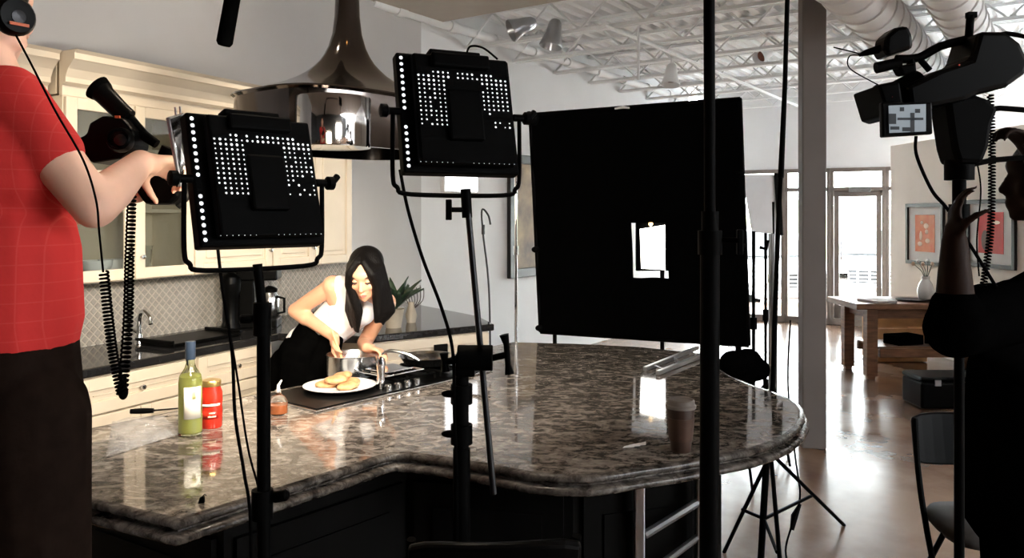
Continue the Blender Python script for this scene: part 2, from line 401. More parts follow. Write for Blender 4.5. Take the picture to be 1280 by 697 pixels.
# partition with the pictures
def PW(Y, z=0): return Vector((5.705-.07*Y, Y, z))
PD = (PW(0)-PW(1)).normalized(); PNn = Vector((-PD.y*-1, PD.x*-1, 0))
PNn = Vector((-1, -.07, 0)).normalized()
pt = MB().prism([tuple(PW(10.5))[:2], tuple(PW(2.0))[:2], tuple(PW(2.0)-PNn*.14)[:2], tuple(PW(10.5)-PNn*.14)[:2]], 0, 2.57)
struct(pt, 'wall_partition', 'partition')
bb = MB().prism([tuple(PW(10.5)+PNn*.012)[:2], tuple(PW(2.0)+PNn*.012)[:2], tuple(PW(2.0))[:2], tuple(PW(10.5))[:2]], 0, .1)
struct(bb, 'baseboard_right', 'white')
# enclosure outside the picture
struct(MB().box((9.0, 1.1, ZW/2), (.14, 11.2, ZW)).box((9.0, 10.0, 3.25), (.14, 6.6, .95)).box((9.0, 10.0, .05), (.14, 6.6, .1)), 'wall_right', 'wall')
for k in range(4):
    y0 = 6.7+k*1.6; f_r = MB()
    for y_ in (y0+.025, y0+1.575): f_r.box((9.0, y_, 1.44), (.1, .05, 2.68))
    f_r.box((9.0, y0+.8, 2.75), (.1, 1.5, .05)).box((9.0, y0+.8, .13), (.1, 1.5, .06))
    o = struct(f_r, 'window_%d' % (20+k), 'alu'); MB().box((9.0, y0+.8, 1.44), (.012, 1.5, 2.56)).build('pane', 'glass', o)
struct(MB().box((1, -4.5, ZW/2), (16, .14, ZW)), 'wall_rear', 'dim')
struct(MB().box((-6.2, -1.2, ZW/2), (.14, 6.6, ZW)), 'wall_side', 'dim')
# open deck ceiling with folded ribs, joists across
VD = Vector((1, -.685, 0)).normalized()
cm = MB(); zc = 3.70
CM = xf(B0, basis(BD, VD, Vector((0, 0, 1))))          # local x along back wall, local y out across the room
rows = []
ribs = 0; y = -.3
prof = []
while y < 11.0:
    for dy, dz in ((0, 0), (.07, 0), (.09, .045), (.15, .045)): prof.append((y+dy, zc+dz))
    y += .17
c0 = MB(CM)
vs = [(a, p, z) for a in (-14, 7.2) for (p, z) in prof]; nP = len(prof)
c0.add(vs, [(i, i+1, nP+i+1, nP+i) for i in range(nP-1)])
c0.add([(-14, -.3, zc+.2), (7.2, -.3, zc+.2), (7.2, 11.0, zc+.2), (-14, 11.0, zc+.2)], [(0, 1, 2, 3)])
ce = struct(c0, 'ceiling', 'ceil')
js = MB(CM)
def joist(x):
    j = MB(CM); L0, L1 = 0.0, 9.0
    for dx in (-.03, .03):
        j.box((x+dx, (L0+L1)/2, zc-.02), (.045, L1-L0, .03)); j.box((x+dx, (L0+L1)/2, zc-.34), (.04, L1-L0, .03))
    y = L0; k = 0
    while y < L1-.35:
        a, b = (zc-.03, zc-.33) if k % 2 else (zc-.33, zc-.03)
        j.tube([(x, y, a), (x, y+.33, b)], .012, 5); y += .33; k += 1
    return j
for i in range(8): joist(.55+.86*i).build('joist', 'ceil', ce)
for yy, nm in ((1.7, 'conduit'), (3.9, 'conduit'), (5.6, 'conduit')):
    MB(CM).tube([(.3, yy, zc-.38), (6.6, yy, zc-.38)], .018, 6).build(nm, 'ceil', ce)
# pipe along the top of the back wall
pp = MB(BM_); pp.tube([(-.9, -.09, 3.5), (6.1, -.09, 3.5)], .045, 10)
pipe = tag(pp.build('ceiling_pipe', 'ceil'), 'pale round pipe running along the top of the white wall', 'pipe')
q = MB(BM_)
for k in range(9): q.cyl((-.6+.75*k, -.09, 3.5), (-.5+.75*k, -.09, 3.5), .058, 10)
q.build('coupling', 'ceil', pipe)['kind'] = 'stuff'
# kitchen soffit
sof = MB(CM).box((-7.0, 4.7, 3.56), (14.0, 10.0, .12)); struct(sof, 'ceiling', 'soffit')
def fill_downlight(x, y, tx, ty, power, label, col=(1, .85, .66)):  # unseen lamps added as fill for the cabinets, people and counter
    t = thing('recessed_lamp', label, 'ceiling light', (x, y, 3.49), 0, 'recessed lamps over the kitchen')
    MB().lathe([(.07, 0), (.075, -.004), (.055, -.006), (.05, 0)], (x, y, 3.498)).build('trim_ring', 'white', t)
    MB().lathe([(.05, -.002), (.002, -.002), (.002, 0)], (x, y, 3.497)).build('lamp_face', 'lampwarm', t)
    d = bpy.data.lights.new('lamp_light', 'SPOT'); d.energy = power; d.color = col; d.spot_size = 1.35; d.spot_blend = .6; d.shadow_soft_size = .05
    o = bpy.data.objects.new('lamp_light', d); COL.objects.link(o); o.location = (x, y, 3.47)
    o.rotation_euler = (Vector((tx, ty, 1.2))-Vector((x, y, 3.47))).to_track_quat('-Z', 'Y').to_euler(); o.parent = t; o.matrix_parent_inverse = W[t.name].inverted()
fill_downlight(-1.25, 3.1, -1.7, 3.9, 165, 'recessed ceiling lamp over the kitchen aisle behind the man in red')
fill_downlight(-.75, 4.6, -1.3, 5.3, 120, 'recessed ceiling lamp over the aisle right of the woman')
fill_downlight(-.30, 2.7, -1.05, 1.95, 65, 'recessed ceiling lamp over the near corner of the island')
# ducts
def duct(px, z, r, name, label):
    Y = (z-CH)/.27; X = (px-640)/FPX*Y; p = Vector((X, Y, z))-BD*1.6
    d = MB(); pts = [p+BD*(.15*k) for k in range(0, 44)]
    d.tube(pts, r, 24)
    o = single(d, name, 'ceil', label, 'duct')
    q = MB()
    for k in range(0, 43, 2): q.tube([p+BD*(.15*k-.012), p+BD*(.15*k+.012)], r+.012, 24)
    q.build('seam', 'ceil', o)['kind'] = 'stuff'
    return o
duct(1078, 3.11, .18, 'air_duct', 'wide white round duct under the deck just right of the column')
duct(1192, 3.12, .155, 'air_duct', 'narrower white spiral duct above the shoulder camera')
# column
cp = on(1021, 561)
struct(MB().box((cp.x, cp.y+.09, ZW/2), (.165, .18, ZW), Matrix.Rotation(-.18, 3, 'Z')), 'column', 'col', bevel=.01)
# outside
og = MB().box((7, 24, -.36), (60, 24, .1)); struct(og, 'ground', 'tarmac')
hg = thing('hedge', 'pale sunlit row of bushes beyond the parked cars', 'hedge', (8, 26, -.31))
hb = MB()
for k in range(40): hb.ell((-6+k*.75+random.uniform(-.2, .2), 27+random.uniform(-.4, .4), random.uniform(.3, 1.5)), (random.uniform(.8, 1.3), .8, random.uniform(.8, 1.4)), n=9, m=6)
hb.build('foliage', 'hedge', hg)['kind'] = 'stuff'
sg = thing('street_sign', 'small pink sign on a post seen through the glass door', 'sign', (7.15, 20, -.31))
MB().cyl((7.15, 20, -.31), (7.15, 20, 1.2), .04, 8).build('post', 'cargrey', sg)
MB().box((7.15, 19.95, .55), (.9, .05, .35)).build('sign_board', 'pink', sg, bevel=.01)
def car(name, label, loc, rot, m='carwhite'):
    t = thing(name, label, 'car', loc, rot, None); X = W[t.name]
    b = MB(X)
    prof = [(-2.2, .35), (-2.25, .8), (-2.1, 1.0), (-.9, 1.08), (-.3, 1.65), (1.4, 1.68), (2.0, 1.1), (2.3, 1.0), (2.3, .35)]
    b.slab([(x, -.9, z) for x, z in prof], (0, 1.8, 0)); b.build('body', m, t, bevel=.06)
    g = MB(X)
    g.slab([(-.85, -.92, 1.1), (-.28, -.92, 1.58), (.5, -.92, 1.6), (.5, -.92, 1.1)], (0, 1.84, 0)); g.build('side_window', 'cargrey', t)
    MB(X).slab([(-.95, -.75, 1.12), (-.95, .75, 1.12), (-.36, .68, 1.62), (-.36, -.68, 1.62)], (-.05, 0, .02)).build('windshield', 'cargrey', t)
    for sx in (-1.4, 1.4):
        for sy in (-.9, .72):
            MB(X).cyl((sx, sy, .36), (sx, sy+.18, .36), .36, 20).build('wheel', 'rubber', t)
    gr = MB(X).box((-2.26, 0, .75), (.04, 1.1, .3)).build('grille', 'cargrey', t)
    for k in range(4): MB(X).box((-2.29, 0, .64+.075*k), (.03, 1.1, .025)).build('slat', 'carwhite', gr)
    for k in range(5): MB(X).box((-2.295, -.44+.22*k, .75), (.03, .03, .3)).build('grille_bar', 'carwhite', gr)
    for sy in (-.72, .72): MB(X).box((-2.25, sy, .78), (.06, .28, .22)).build('headlight', 'chrome', t, bevel=.03)
    MB(X).box((-2.32, 0, .47), (.12, 1.75, .16)).build('bumper', 'silver', t, bevel=.03)
car('pickup_truck', 'white pickup truck parked nose-on outside the glass door', (8.35, 18.3, -.31), math.radians(62))
car('parked_car', 'white car parked outside the window left of the column', (5.3, 17.6, -.31), math.radians(100))

# ================================================================ KITCHEN
DEP = .70-.07-.001
# tiles on the splashback: diamond relief, joined (each under 10 px)
tl = MB(KM); s0, s1 = -1.3, ks(438, DEP); w_ = .052; h_ = .052
z = .93; r = 0
while z < 1.30:
    s = s0+(w_/2 if r % 2 else 0)
    while s < s1:
        yb = DEP
        P = [(s-w_/2+.003, yb, z), (s, yb, z-h_/2+.003), (s+w_/2-.003, yb, z), (s, yb, z+h_/2-.003)]
        Q = [(s-w_/3, yb-.006, z), (s, yb-.006, z-h_/3), (s+w_/3, yb-.006, z), (s, yb-.006, z+h_/3)]
        tl.add(P+Q, [(4, 5, 6, 7), (0, 1, 5, 4), (1, 2, 6, 5), (2, 3, 7, 6), (3, 0, 4, 7)])
        s += w_
    z += h_/2; r += 1
tl.build('splashback_tiles', 'tile', kw)['kind'] = 'stuff'
MB(KM).box(((s0+s1)/2, DEP-.001, 1.11), (s1-s0, .003, .38)).build('grout', 'grout', kw)
# perimeter worktop and peninsula
pc = on(621, 405, ZC)
wt = MB(); a = KM @ Vector((-1.6, 0, 0)); b = KM @ Vector((1.25, 0, 0)); d_ = KM @ Vector((3.3, .62, 0)); e_ = KM @ Vector((-1.6, .62, 0))
f1 = Vector((-.90, 4.86, 0)); f2 = Vector((-.12, 5.42, 0)); f3 = Vector((-.25, 5.86, 0)); f4 = KM @ Vector((2.95, 0, 0))
wt.prism([tuple(v)[:2] for v in (a, b, f1, f2, f3, f4, d_, e_)], ZC-.045, ZC)
single(wt, 'kitchen_worktop', 'blackstone', 'glossy black stone worktop running along the cream kitchen wall', 'worktop', bevel=.008)
def door_panel(X, parent, x0, x1, z0, z1, y, glass=False, knob=None, name='door', hollow=None):
    fr = MB(X); w_ = .06; mx = (x0+x1)/2; mz = (z0+z1)/2
    for x in (x0+w_/2, x1-w_/2): fr.box((x, y, mz), (w_, .024, z1-z0))
    for z in (z0+w_/2, z1-w_/2): fr.box((mx, y, z), (x1-x0-2*w_, .024, w_))
    if not glass: fr.box((mx, y+.008, mz), (x1-x0-2*w_, .01, z1-z0-2*w_)); fr.box((mx, y+.002, mz), (x1-x0-2*w_-.06, .012, z1-z0-2*w_-.06))
    d = fr.build(name, 'cream', parent, bevel=.004)
    if glass:
        MB(X).box((mx, y+.004, mz), (x1-x0-2*w_, .006, z1-z0-2*w_)).build('pane', 'cabglass', d)
        mu = MB(X).box((mx, y, z0+w_+(z1-z0-2*w_)*.62), (x1-x0-2*w_, .02, .022)); mu.build('muntin', 'cream', d)
    if knob is not None: MB(X).lathe([(.006, 0), (.006, .012), (.013, .018), (.012, .028), (.002, .031)], (knob, y-.01, mz if name == 'drawer' else (z0+.12 if z0 > 1.2 else z1-.12)), (0, -1, 0), 12).build('knob', 'steel', d)
    return d
def upper(x0, x1, y, z0, z1, ndoor, glass, label):
    t = thing('wall_cabinet', label, 'cabinet', KM @ Vector(((x0+x1)/2, DEP, z0)), KD.to_track_quat('X', 'Z').to_euler().z, 'cream wall cabinets')
    b = MB(KM); th = .02
    for x in (x0+th/2, x1-th/2): b.box((x, (y+DEP)/2, (z0+z1)/2), (th, DEP-y-.002, z1-z0))
    for z in (z0+th/2, z1-th/2): b.box(((x0+x1)/2, (y+DEP)/2, z), (x1-x0-2*th, DEP-y-.002, th))
    b.box(((x0+x1)/2, DEP-.012, (z0+z1)/2), (x1-x0-2*th, .01, z1-z0-2*th)); b.build('body', 'cream', t)
    if glass:
        for z in (z0+.38, z0+.72): 
            sh = MB(KM).box(((x0+x1)/2, (y+DEP)/2+.02, z), (x1-x0-2*th-.004, DEP-y-.08, .02)).build('shelf', 'cream', t)
    w_ = (x1-x0)/ndoor
    for i in range(ndoor):
        door_panel(KM, t, x0+w_*i+.004, x0+w_*(i+1)-.004, z0+.006, z1-.006, y-.014, glass, x0+w_*(i+1)-.035 if i % 2 == 0 else x0+w_*i+.035)
    return t
yF = .30; zt = 2.26
e0, e1, e2, e3, e4 = ks(-120, yF), ks(77, yF), ks(240, yF), ks(338, yF), ks(437, yF)
upper(e0, e1-.004, yF+.10, 1.30, zt, 2, False, 'set-back cream wall cabinet with solid doors at the left end')
upper(e1+.004, e2-.004, yF, 1.30, zt, 2, True, 'cream wall cabinet with two glass doors, second from the left')
upper(e2, e3-.004, yF, 1.30, zt, 1, False, 'cream wall cabinet with a solid door behind the left light panel')
upper(e3, e4, yF, 1.30, zt, 2, False, 'cream wall cabinet at the right end under the steel hood')
def crown(nm, x0, x1, y):
    c = MB(KM)
    prof = [(y+.02, zt), (y-.005, zt), (y-.005, zt+.05), (y-.03, zt+.065), (y-.03, zt+.09), (y-.05, zt+.13), (y-.09, zt+.17), (y-.10, zt+.175), (y-.10, zt+.205), (y-.12, zt+.22), (y+.02, zt+.22)]
    c.slab([(x0, a, b) for a, b in prof], (x1-x0, 0, 0)); c.box(((x0+x1)/2, (y+DEP)/2+.02, zt+.11), (x1-x0-.01, DEP-y-.06, .2))
    struct(c, nm, 'cream')
crown('trim_1', e0, e1-.01, yF+.10); crown('trim_2', e1, e4+.05, yF)
# light rail
# crockery behind the glass doors
for i, (s, z, k) in enumerate([(e1+.15, 1.32, 0), (e1+.3, 1.32, 1), (e2-.2, 1.32, 0), (e1+.2, 1.69, 1), (e2-.25, 1.69, 0), (e2-.4, 1.32, 1)]):
    p = KM @ Vector((s, .45, z))
    if k: single(MB().lathe([(.03, 0), (.05, .01), (.08, .06), (.085, .09), (.08, .09), (.045, .015)], p), 'bowl', 'cerwhite', ['', 'white bowl on the lowest shelf near the left glass door edge', '', 'white bowl on the middle shelf behind the left glass door', '', 'white bowl on the lowest shelf behind the right glass door'][i], 'bowl', None)
    else: single(MB().lathe([(.035, 0), (.03, .004), (.032, .12), (.04, .16), (.037, .16), (.028, .01)], p), 'drinking_glass', 'clearglass', ['tumbler at the left end of the lowest shelf behind glass', '', 'tumbler at the right end of the lowest shelf behind glass', '', 'tumbler on the middle shelf behind the right glass door', ''][i], 'glass', None)
# base cabinets
def base(X, x0, x1, y, yb, kind, label, rz):
    t = thing('base_cabinet', label, 'cabinet', X @ Vector(((x0+x1)/2, (y+yb)/2, 0)), rz, 'cream base cabinets')
    MB(X).box(((x0+x1)/2, (y+yb)/2, .485), (x1-x0-.004, yb-y, .77)).build('body', 'cream', t)
    MB(X).box(((x0+x1)/2, (y+yb)/2+.04, .05), (x1-x0-.004, yb-y-.08, .1)).build('plinth', 'darkwood', t)
    if kind == 'd':
        door_panel(X, t, x0+.01, x1-.01, .69, .865, y-.013, False, (x0+x1)/2, 'drawer'); 
        door_panel(X, t, x0+.01, (x0+x1)/2-.003, .11, .68, y-.013, False, (x0+x1)/2-.04); door_panel(X, t, (x0+x1)/2+.003, x1-.01, .11, .68, y-.013, False, (x0+x1)/2+.04)
    else:
        for a, b in ((.69, .865), (.41, .68), (.11, .40)): door_panel(X, t, x0+.01, x1-.01, a, b, y-.013, False, (x0+x1)/2, 'drawer')
    return t
rzK = math.atan2(KD.y, KD.x)
for x0, x1, k, l in ((-1.6, -.85, 'd', 'cream base cabinet with doors at the far left, behind the man in red'), (-.85, -.1, 'd', 'cream base cabinet with doors left of the sink'), (-.1, .62, 'd', 'cream base cabinet with doors below the tap'), (.62, 1.2, 'w', 'cream base cabinet with three drawers below the coffee maker')):
    base(KM, x0, x1, .03, .61, k, l, rzK)
pdx = (f2-f1).normalized(); PM = xf(f1, basis(pdx, Vector((-pdx.y, pdx.x, 0)), Vector((0, 0, 1)))); pl = (f2-f1).length
pen = base(PM, .0, pl-.03, .03, .40, 'd', 'cream peninsula cabinet under the black worktop right of the woman', math.atan2(pdx.y, pdx.x))
ot = MB(PM).box((pl-.42, -.002, .78), (.10, .012, .085)).build('outlet_plate', 'darkwood', pen, bevel=.003)
# sink tap
tp = KM @ Vector((ks(174, .42), .42, ZC))
t = thing('kitchen_tap', 'bronze curved tap standing on the black worktop by the tiles', 'tap', tp)
MB().lathe([(.028, 0), (.028, .01), (.018, .03), (.015, .06)], tp).build('base', 'steel', t)
MB().tube(smoothpath([tp+Vector((0, 0, .03)), tp+Vector((.0, 0, .14)), tp+Vector((.03, -.03, .19)), tp+Vector((.10, -.10, .17)), tp+Vector((.12, -.12, .13))], 6), .012, 10).build('spout', 'steel', t)
MB().tube([tp+Vector((0, 0, .06)), tp+Vector((-.07, 0, .10))], [.008, .006], 8).build('lever', 'steel', t)
p = KM @ Vector((ks(235, .3), .28, ZC))
single(MB(Matrix.Translation(p) @ Matrix.Rotation(rzK, 4, 'Z')).box((0, 0, .012), (.5, .3, .02)).box((.25, 0, .03), (.02, .3, .02)).box((-.25, 0, .03), (.02, .3, .02)), 'drying_tray', 'blackgloss', 'low black tray on the worktop right of the tap', 'tray', bevel=.005)
# coffee maker
cmx = KM @ Vector((ks(328, .33), .33, ZC)); X = Matrix.Translation(cmx) @ Matrix.Rotation(.15, 4, 'Z')
t = thing('coffee_maker', 'black and steel coffee maker on the worktop left of the woman', 'coffee maker', cmx, .15)
MB(X).box((-.02, .0, .03), (.26, .24, .06)).box((-.09, .02, .2), (.10, .2, .30)).box((-.02, 0, .345), (.26, .22, .07)).build('body', 'blackgloss', t, bevel=.012)
MB(X).lathe([(.05, .065), (.062, .08), (.064, .19), (.05, .22), (.046, .23), (.044, .23), (.06, .18), (.058, .085)], (.05, -.02, 0)).build('carafe', 'steel', t)
MB(X).lathe([(.05, .23), (.052, .25), (.03, .262), (.01, .27)], (.05, -.02, 0)).build('carafe_lid', 'blackgloss', t)
MB(X).tube([(.10, -.05, .2), (.15, -.07, .19), (.15, -.07, .1), (.10, -.05, .09)], .009, 8).build('handle', 'blackgloss', t)
# small appliance left of it
p = KM @ Vector((ks(300, .30), .38, ZC))
t = thing('coffee_grinder', 'tall black grinder on the worktop, left of the coffee maker', 'grinder', p)
MB().lathe([(.06, 0), (.062, .02), (.05, .05), (.048, .22), (.06, .25), (.062, .3)], p).build('body', 'blackgloss', t)
MB().lathe([(.062, .3), (.058, .34), (.03, .36), (.01, .375)], p).build('lid', 'blackgloss', t)
# agave plants
def agave(px, py, Y, h, nleaf, label, potr=.07):
    p = Vector(((px-640)/FPX*Y, Y, ZC)); t = thing('potted_agave', label, 'plant', p)
    MB().lathe([(potr*.7, 0), (potr, .12), (potr*1.05, .125), (potr*.95, .125), (potr*.9, .1)], p).build('pot', 'pot', t)
    for k in range(nleaf):
        a = k*2.4; e = .45+.75*random.random(); L = h*(.7+.5*random.random())
        dx = Vector((math.cos(a), math.sin(a), 0)); pts = []; side = Vector((-math.sin(a), math.cos(a), 0))
        vs = []
        for i in range(6):
            u = i/5; c = p+Vector((0, 0, .12))+dx*(L*u*math.cos(e))+Vector((0, 0, L*(u*math.sin(e)-.15*u*u)))
            wd = .034*math.sin(PI*min(1, .25+u*.75))+.001
            vs += [c-side*wd+Vector((0, 0, .006)), c+Vector((0, 0, -.004)), c+side*wd+Vector((0, 0, .006))]
        MB().add(vs, [q for i in range(5) for q in ((i*3, i*3+1, i*3+4, i*3+3), (i*3+1, i*3+2, i*3+5, i*3+4))], True).build('leaf', 'leaf', t, solid=.003)
    return t
agave(412, 0, 5.25, .20, 12, 'dark spiky agave in a pot behind the woman on her arm side')
agave(492, 0, 5.25, .27, 20, 'dark spiky agave in a pot right of the woman')
p = Vector(((514-640)/FPX*5.5, 5.5, ZC)); t = thing('twig_arrangement', 'thin dark twigs in a small vase right of the agave', 'plant', p)
MB().lathe([(.03, 0), (.04, .05), (.02, .12), (.022, .14), (.018, .14), (.016, .1)], p).build('vase', 'pot', t)
for k in range(7):
    q = p+Vector((-.07+.025*k, .01*k, .22+.015*(k % 3)))
    MB().tube(smoothpath([p+Vector((0, 0, .08)), p+Vector((-.03+.018*k, 0, .15)), q], 4), .003, 5).build('twig', 'brow', t)

# range hood over the cooktop
hc = Vector(((434-640)/FPX*3.62, 3.62, 0)); HR = math.atan2(1, .8)
t = thing('range_hood', 'polished steel bell-shaped hood hanging above the cooktop', 'range hood', (hc.x, hc.y, 1.93))
def ring(a, b, z, n, e):
    out = []
    for k in range(n):
        th = 2*PI*k/n; c, s_ = math.cos(th), math.sin(th)
        x = a*math.copysign(abs(c)**(2/e), c); y = b*math.copysign(abs(s_)**(2/e), s_)
        ca, sa = math.cos(HR), math.sin(HR)
        out.append((hc.x+x*ca-y*sa, hc.y+x*sa+y*ca, z))
    return out
def loft(rings, closed_in=False):
    m = MB(); n = len(rings[0]); vs = [v for r_ in rings for v in r_]
    m.add(vs, [(i*n+k, i*n+(k+1) % n, (i+1)*n+(k+1) % n, (i+1)*n+k) for i in range(len(rings)-1) for k in range(n)], True); return m
RR = []
HP = [(0, 1), (.02, .84), (.043, .68), (.065, .54), (.09, .42), (.115, .325), (.145, .24), (.17, .18), (.2, .13), (.24, .08), (.3, .035), (.38, .01), (.48, 0)]
for dz, f_ in HP: RR.append(ring(.053+.425*f_, .053+.295*f_, 2.17+dz, 72, 2+1.4*f_))
for z in (3.1, 3.5): RR.append(ring(.053, .053, z, 72, 2))
loft(RR).build('bell', 'hood', t)
loft([ring(.478, .348, 2.172, 72, 3.4), ring(.482, .352, 2.165, 72, 3.4), ring(.470, .340, 2.155, 72, 3.4), ring(.470, .340, 1.945, 72, 3.4), ring(.474, .344, 1.935, 72, 3.4), ring(.45, .32, 1.935, 72, 3.4), ring(.45, .32, 2.06, 72, 3.4), ring(.01, .01, 2.06, 72, 3.4)]).build('skirt', 'hood', t)
dc = at(416, 0, 3.22); MB().lathe([(.10, 1.93), (.150, 1.925), (.152, 1.93), (.152, 2.12), (.150, 2.125), (.05, 2.14)], (dc.x, dc.y, 0), n=56).build('front_drum', 'drum', t)
for k in range(4):
    q = Vector(ring(.30, .2, 1, 4, 2)[k]); MB().lathe([(.035, 2.045), (.03, 2.058)], (q.x, q.y, 0)).build('spot_lamp', 'steel', t)

# ================================================================ ISLAND
op = [(221, 652), (300, 627), (380, 602), (440, 583), (478, 570), (494, 566.5), (512, 567), (545, 571), (600, 580), (667, 592), (700, 594.5), (735, 595), (770, 591), (799, 586), (842, 580), (882, 573), (939, 562), (965, 554), (985, 545), (999, 534), (1006, 522), (1006, 512), (1000, 505), (985, 496), (965, 488), (940, 480), (915, 470), (893, 456), (876, 441), (800, 433), (720, 429), (640, 427)]
out = [on(a, b, ZC) for a, b in op]
out.append(Vector((-1.75, 2.385, ZC)))
ctr = Vector((0, 3.1, ZC))
def offs(poly, d):
    r_ = []; n = len(poly)
    for i in range(n):
        a, b, c = poly[i-1], poly[i], poly[(i+1) % n]
        e1_ = (b-a).normalized(); e2_ = (c-b).normalized(); n1 = Vector((e1_.y, -e1_.x, 0)); n2 = Vector((e2_.y, -e2_.x, 0))
        m = (n1+n2); m = m.normalized() if m.length > 1e-6 else n1
        r_.append(b+m*d/max(.5, m.dot(n1)))
    return r_
def area2(p): return sum(p[i-1].x*p[i].y-p[i].x*p[i-1].y for i in range(len(p)))
sg_ = 1 if area2(out) > 0 else -1
isl = thing('kitchen_island', 'large angled kitchen island with polished speckled granite top', 'kitchen island', (0, 3.1, 0))
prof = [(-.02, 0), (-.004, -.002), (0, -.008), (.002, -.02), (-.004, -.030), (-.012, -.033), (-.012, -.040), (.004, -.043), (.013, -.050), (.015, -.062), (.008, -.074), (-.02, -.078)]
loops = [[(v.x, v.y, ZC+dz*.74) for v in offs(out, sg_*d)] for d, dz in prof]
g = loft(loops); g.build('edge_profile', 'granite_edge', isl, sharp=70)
tp_ = MB(); tp_.prism([(v.x, v.y) for v in offs(out, -.02*sg_)], ZC-.057, ZC); tp_.build('granite_top', 'granite', isl)
bo = MB(); bp_ = offs(out, -.30*sg_)
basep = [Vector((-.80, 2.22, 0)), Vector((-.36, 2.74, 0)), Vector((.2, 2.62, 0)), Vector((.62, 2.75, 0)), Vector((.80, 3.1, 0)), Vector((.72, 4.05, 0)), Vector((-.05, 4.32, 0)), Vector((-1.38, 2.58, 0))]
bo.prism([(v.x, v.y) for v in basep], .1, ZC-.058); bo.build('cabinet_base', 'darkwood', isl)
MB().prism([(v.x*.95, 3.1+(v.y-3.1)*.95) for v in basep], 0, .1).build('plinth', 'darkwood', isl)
for i in range(8):
    a, b = basep[i], basep[(i+1) % 8]; d = (b-a); L = d.length; d.normalize(); nn = Vector((d.y, -d.x, 0))
    XM = xf(a, basis(d, nn*-1, Vector((0, 0, 1)))); k = max(1, round(L/.5))
    for j in range(k):
        x0 = L*j/k+.03; x1 = L*(j+1)/k-.03
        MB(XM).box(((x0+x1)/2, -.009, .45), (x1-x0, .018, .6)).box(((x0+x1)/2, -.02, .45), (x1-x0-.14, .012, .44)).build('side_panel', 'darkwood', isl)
# cooktop
c1 = on(395, 516, ZC); c2 = on(616, 464, ZC); cd = (c2-c1).normalized(); cl = (c2-c1).length; cn = Vector((-cd.y, cd.x, 0))
CK = xf(c1, basis(cd, cn, Vector((0, 0, 1)))); CKr = math.atan2(cd.y, cd.x)
ct = thing('cooktop', 'black glass cooktop with steel rim set in the island', 'cooktop', c1+cd*cl/2+cn*.2, CKr)
MB(CK).box((cl/2, .2, .004), (cl, .40, .006)).build('steel_rim', 'steel', ct, bevel=.002)
MB(CK).box((cl/2, .2, .008), (cl-.03, .37, .006)).build('glass_surface', 'blackgloss', ct, bevel=.002)
for gx in (.60, .86):
    gr = MB(CK)
    for a, b in (((-.11, -.13), (.11, -.13)), ((.11, -.13), (.11, .13)), ((.11, .13), (-.11, .13)), ((-.11, .13), (-.11, -.13)), ((-.11, 0), (.11, 0)), ((0, -.13), (0, .13))):
        gr.tube([(gx+a[0], .21+a[1], .032), (gx+b[0], .21+b[1], .032)], .006, 6)
    for sx in (-.11, .11):
        for sy in (-.13, .13): gr.tube([(gx+sx, .21+sy, .011), (gx+sx, .21+sy, .034)], .006, 6)
    gr.build('grate', 'black', ct)
    MB(CK).lathe([(.045, .011), (.045, .02), (.03, .026), (.01, .027)], (gx, .21, 0)).build('burner', 'black', ct)
for k in range(4): MB(CK).lathe([(.017, .011), (.016, .03), (.012, .034), (.002, .034)], (.40+.05*k*1.1, .045, 0), n=14).build('knob', 'steel', ct)
# saucepan under her hands
pn = on(441, 473, ZC)+Vector((0, .03, .011))
t = thing('saucepan', 'stainless saucepan the woman is stirring on the cooktop', 'pan', pn)
MB().lathe([(.115, 0), (.121, .006), (.122, .092), (.126, .097), (.122, .098), (.118, .092), (.117, .008), (.01, .006)], pn, n=40).build('pan_body', 'steel', t)
MB().tube(smoothpath([pn+Vector((.11, -.03, .08)), pn+Vector((.16, -.04, .115)), pn+Vector((.24, -.05, .105)), pn+Vector((.30, -.05, .075))], 5), [.006]*5+[.008]*11, 8).build('handle', 'steel', t)
MB().lathe([(.115, .05), (.11, .054), (.05, .056), (.002, .056)], pn).build('sauce', 'oilred', t)
# second pan
p2 = CK @ Vector((.80, .22, .045))
t = thing('skillet', 'shallow steel skillet on the grate at the right of the cooktop', 'pan', p2)
MB().lathe([(.10, 0), (.125, .035), (.13, .037), (.122, .035), (.098, .004), (.01, .004)], p2, n=36).build('pan_body', 'steel', t)
MB().tube([p2+Vector((.12, -.02, .03)), p2+Vector((.20, -.05, .05)), p2+Vector((.30, -.08, .055))], [.007, .009, .011], 8).build('handle', 'blackgloss', t)
p3 = CK @ Vector((.55, .20, .04))
t = thing('roasting_rack', 'low chrome wire rack with a folded foil sheet on the cooktop grate', 'rack', p3)
rk = MB(Matrix.Translation(p3) @ Matrix.Rotation(CKr, 4, 'Z'))
for k in range(9): rk.tube([(-.10+.025*k, -.1, .01), (-.10+.025*k, .1, .01)], .0025, 5)
rk.tube([(-.11, -.1, .012), (.11, -.1, .012), (.11, .1, .012), (-.11, .1, .012)], .004, 6, True); rk.build('rack', 'chrome', t)
MB(Matrix.Translation(p3) @ Matrix.Rotation(CKr, 4, 'Z')).box((0, 0, .02), (.16, .14, .008)).build('foil', 'chrome', t, bevel=.003)
p4 = on(476, 489, ZC)+Vector((0, 0, .011))
t = thing('pepper_mill', 'small chrome shaker beside the saucepan', 'shaker', p4)
MB().lathe([(.018, 0), (.020, .004), (.016, .05), (.018, .095)], p4, n=18).build('body', 'chrome', t)
MB().lathe([(.019, .095), (.020, .11), (.016, .128), (.004, .134)], p4, n=18).build('cap', 'chrome', t)
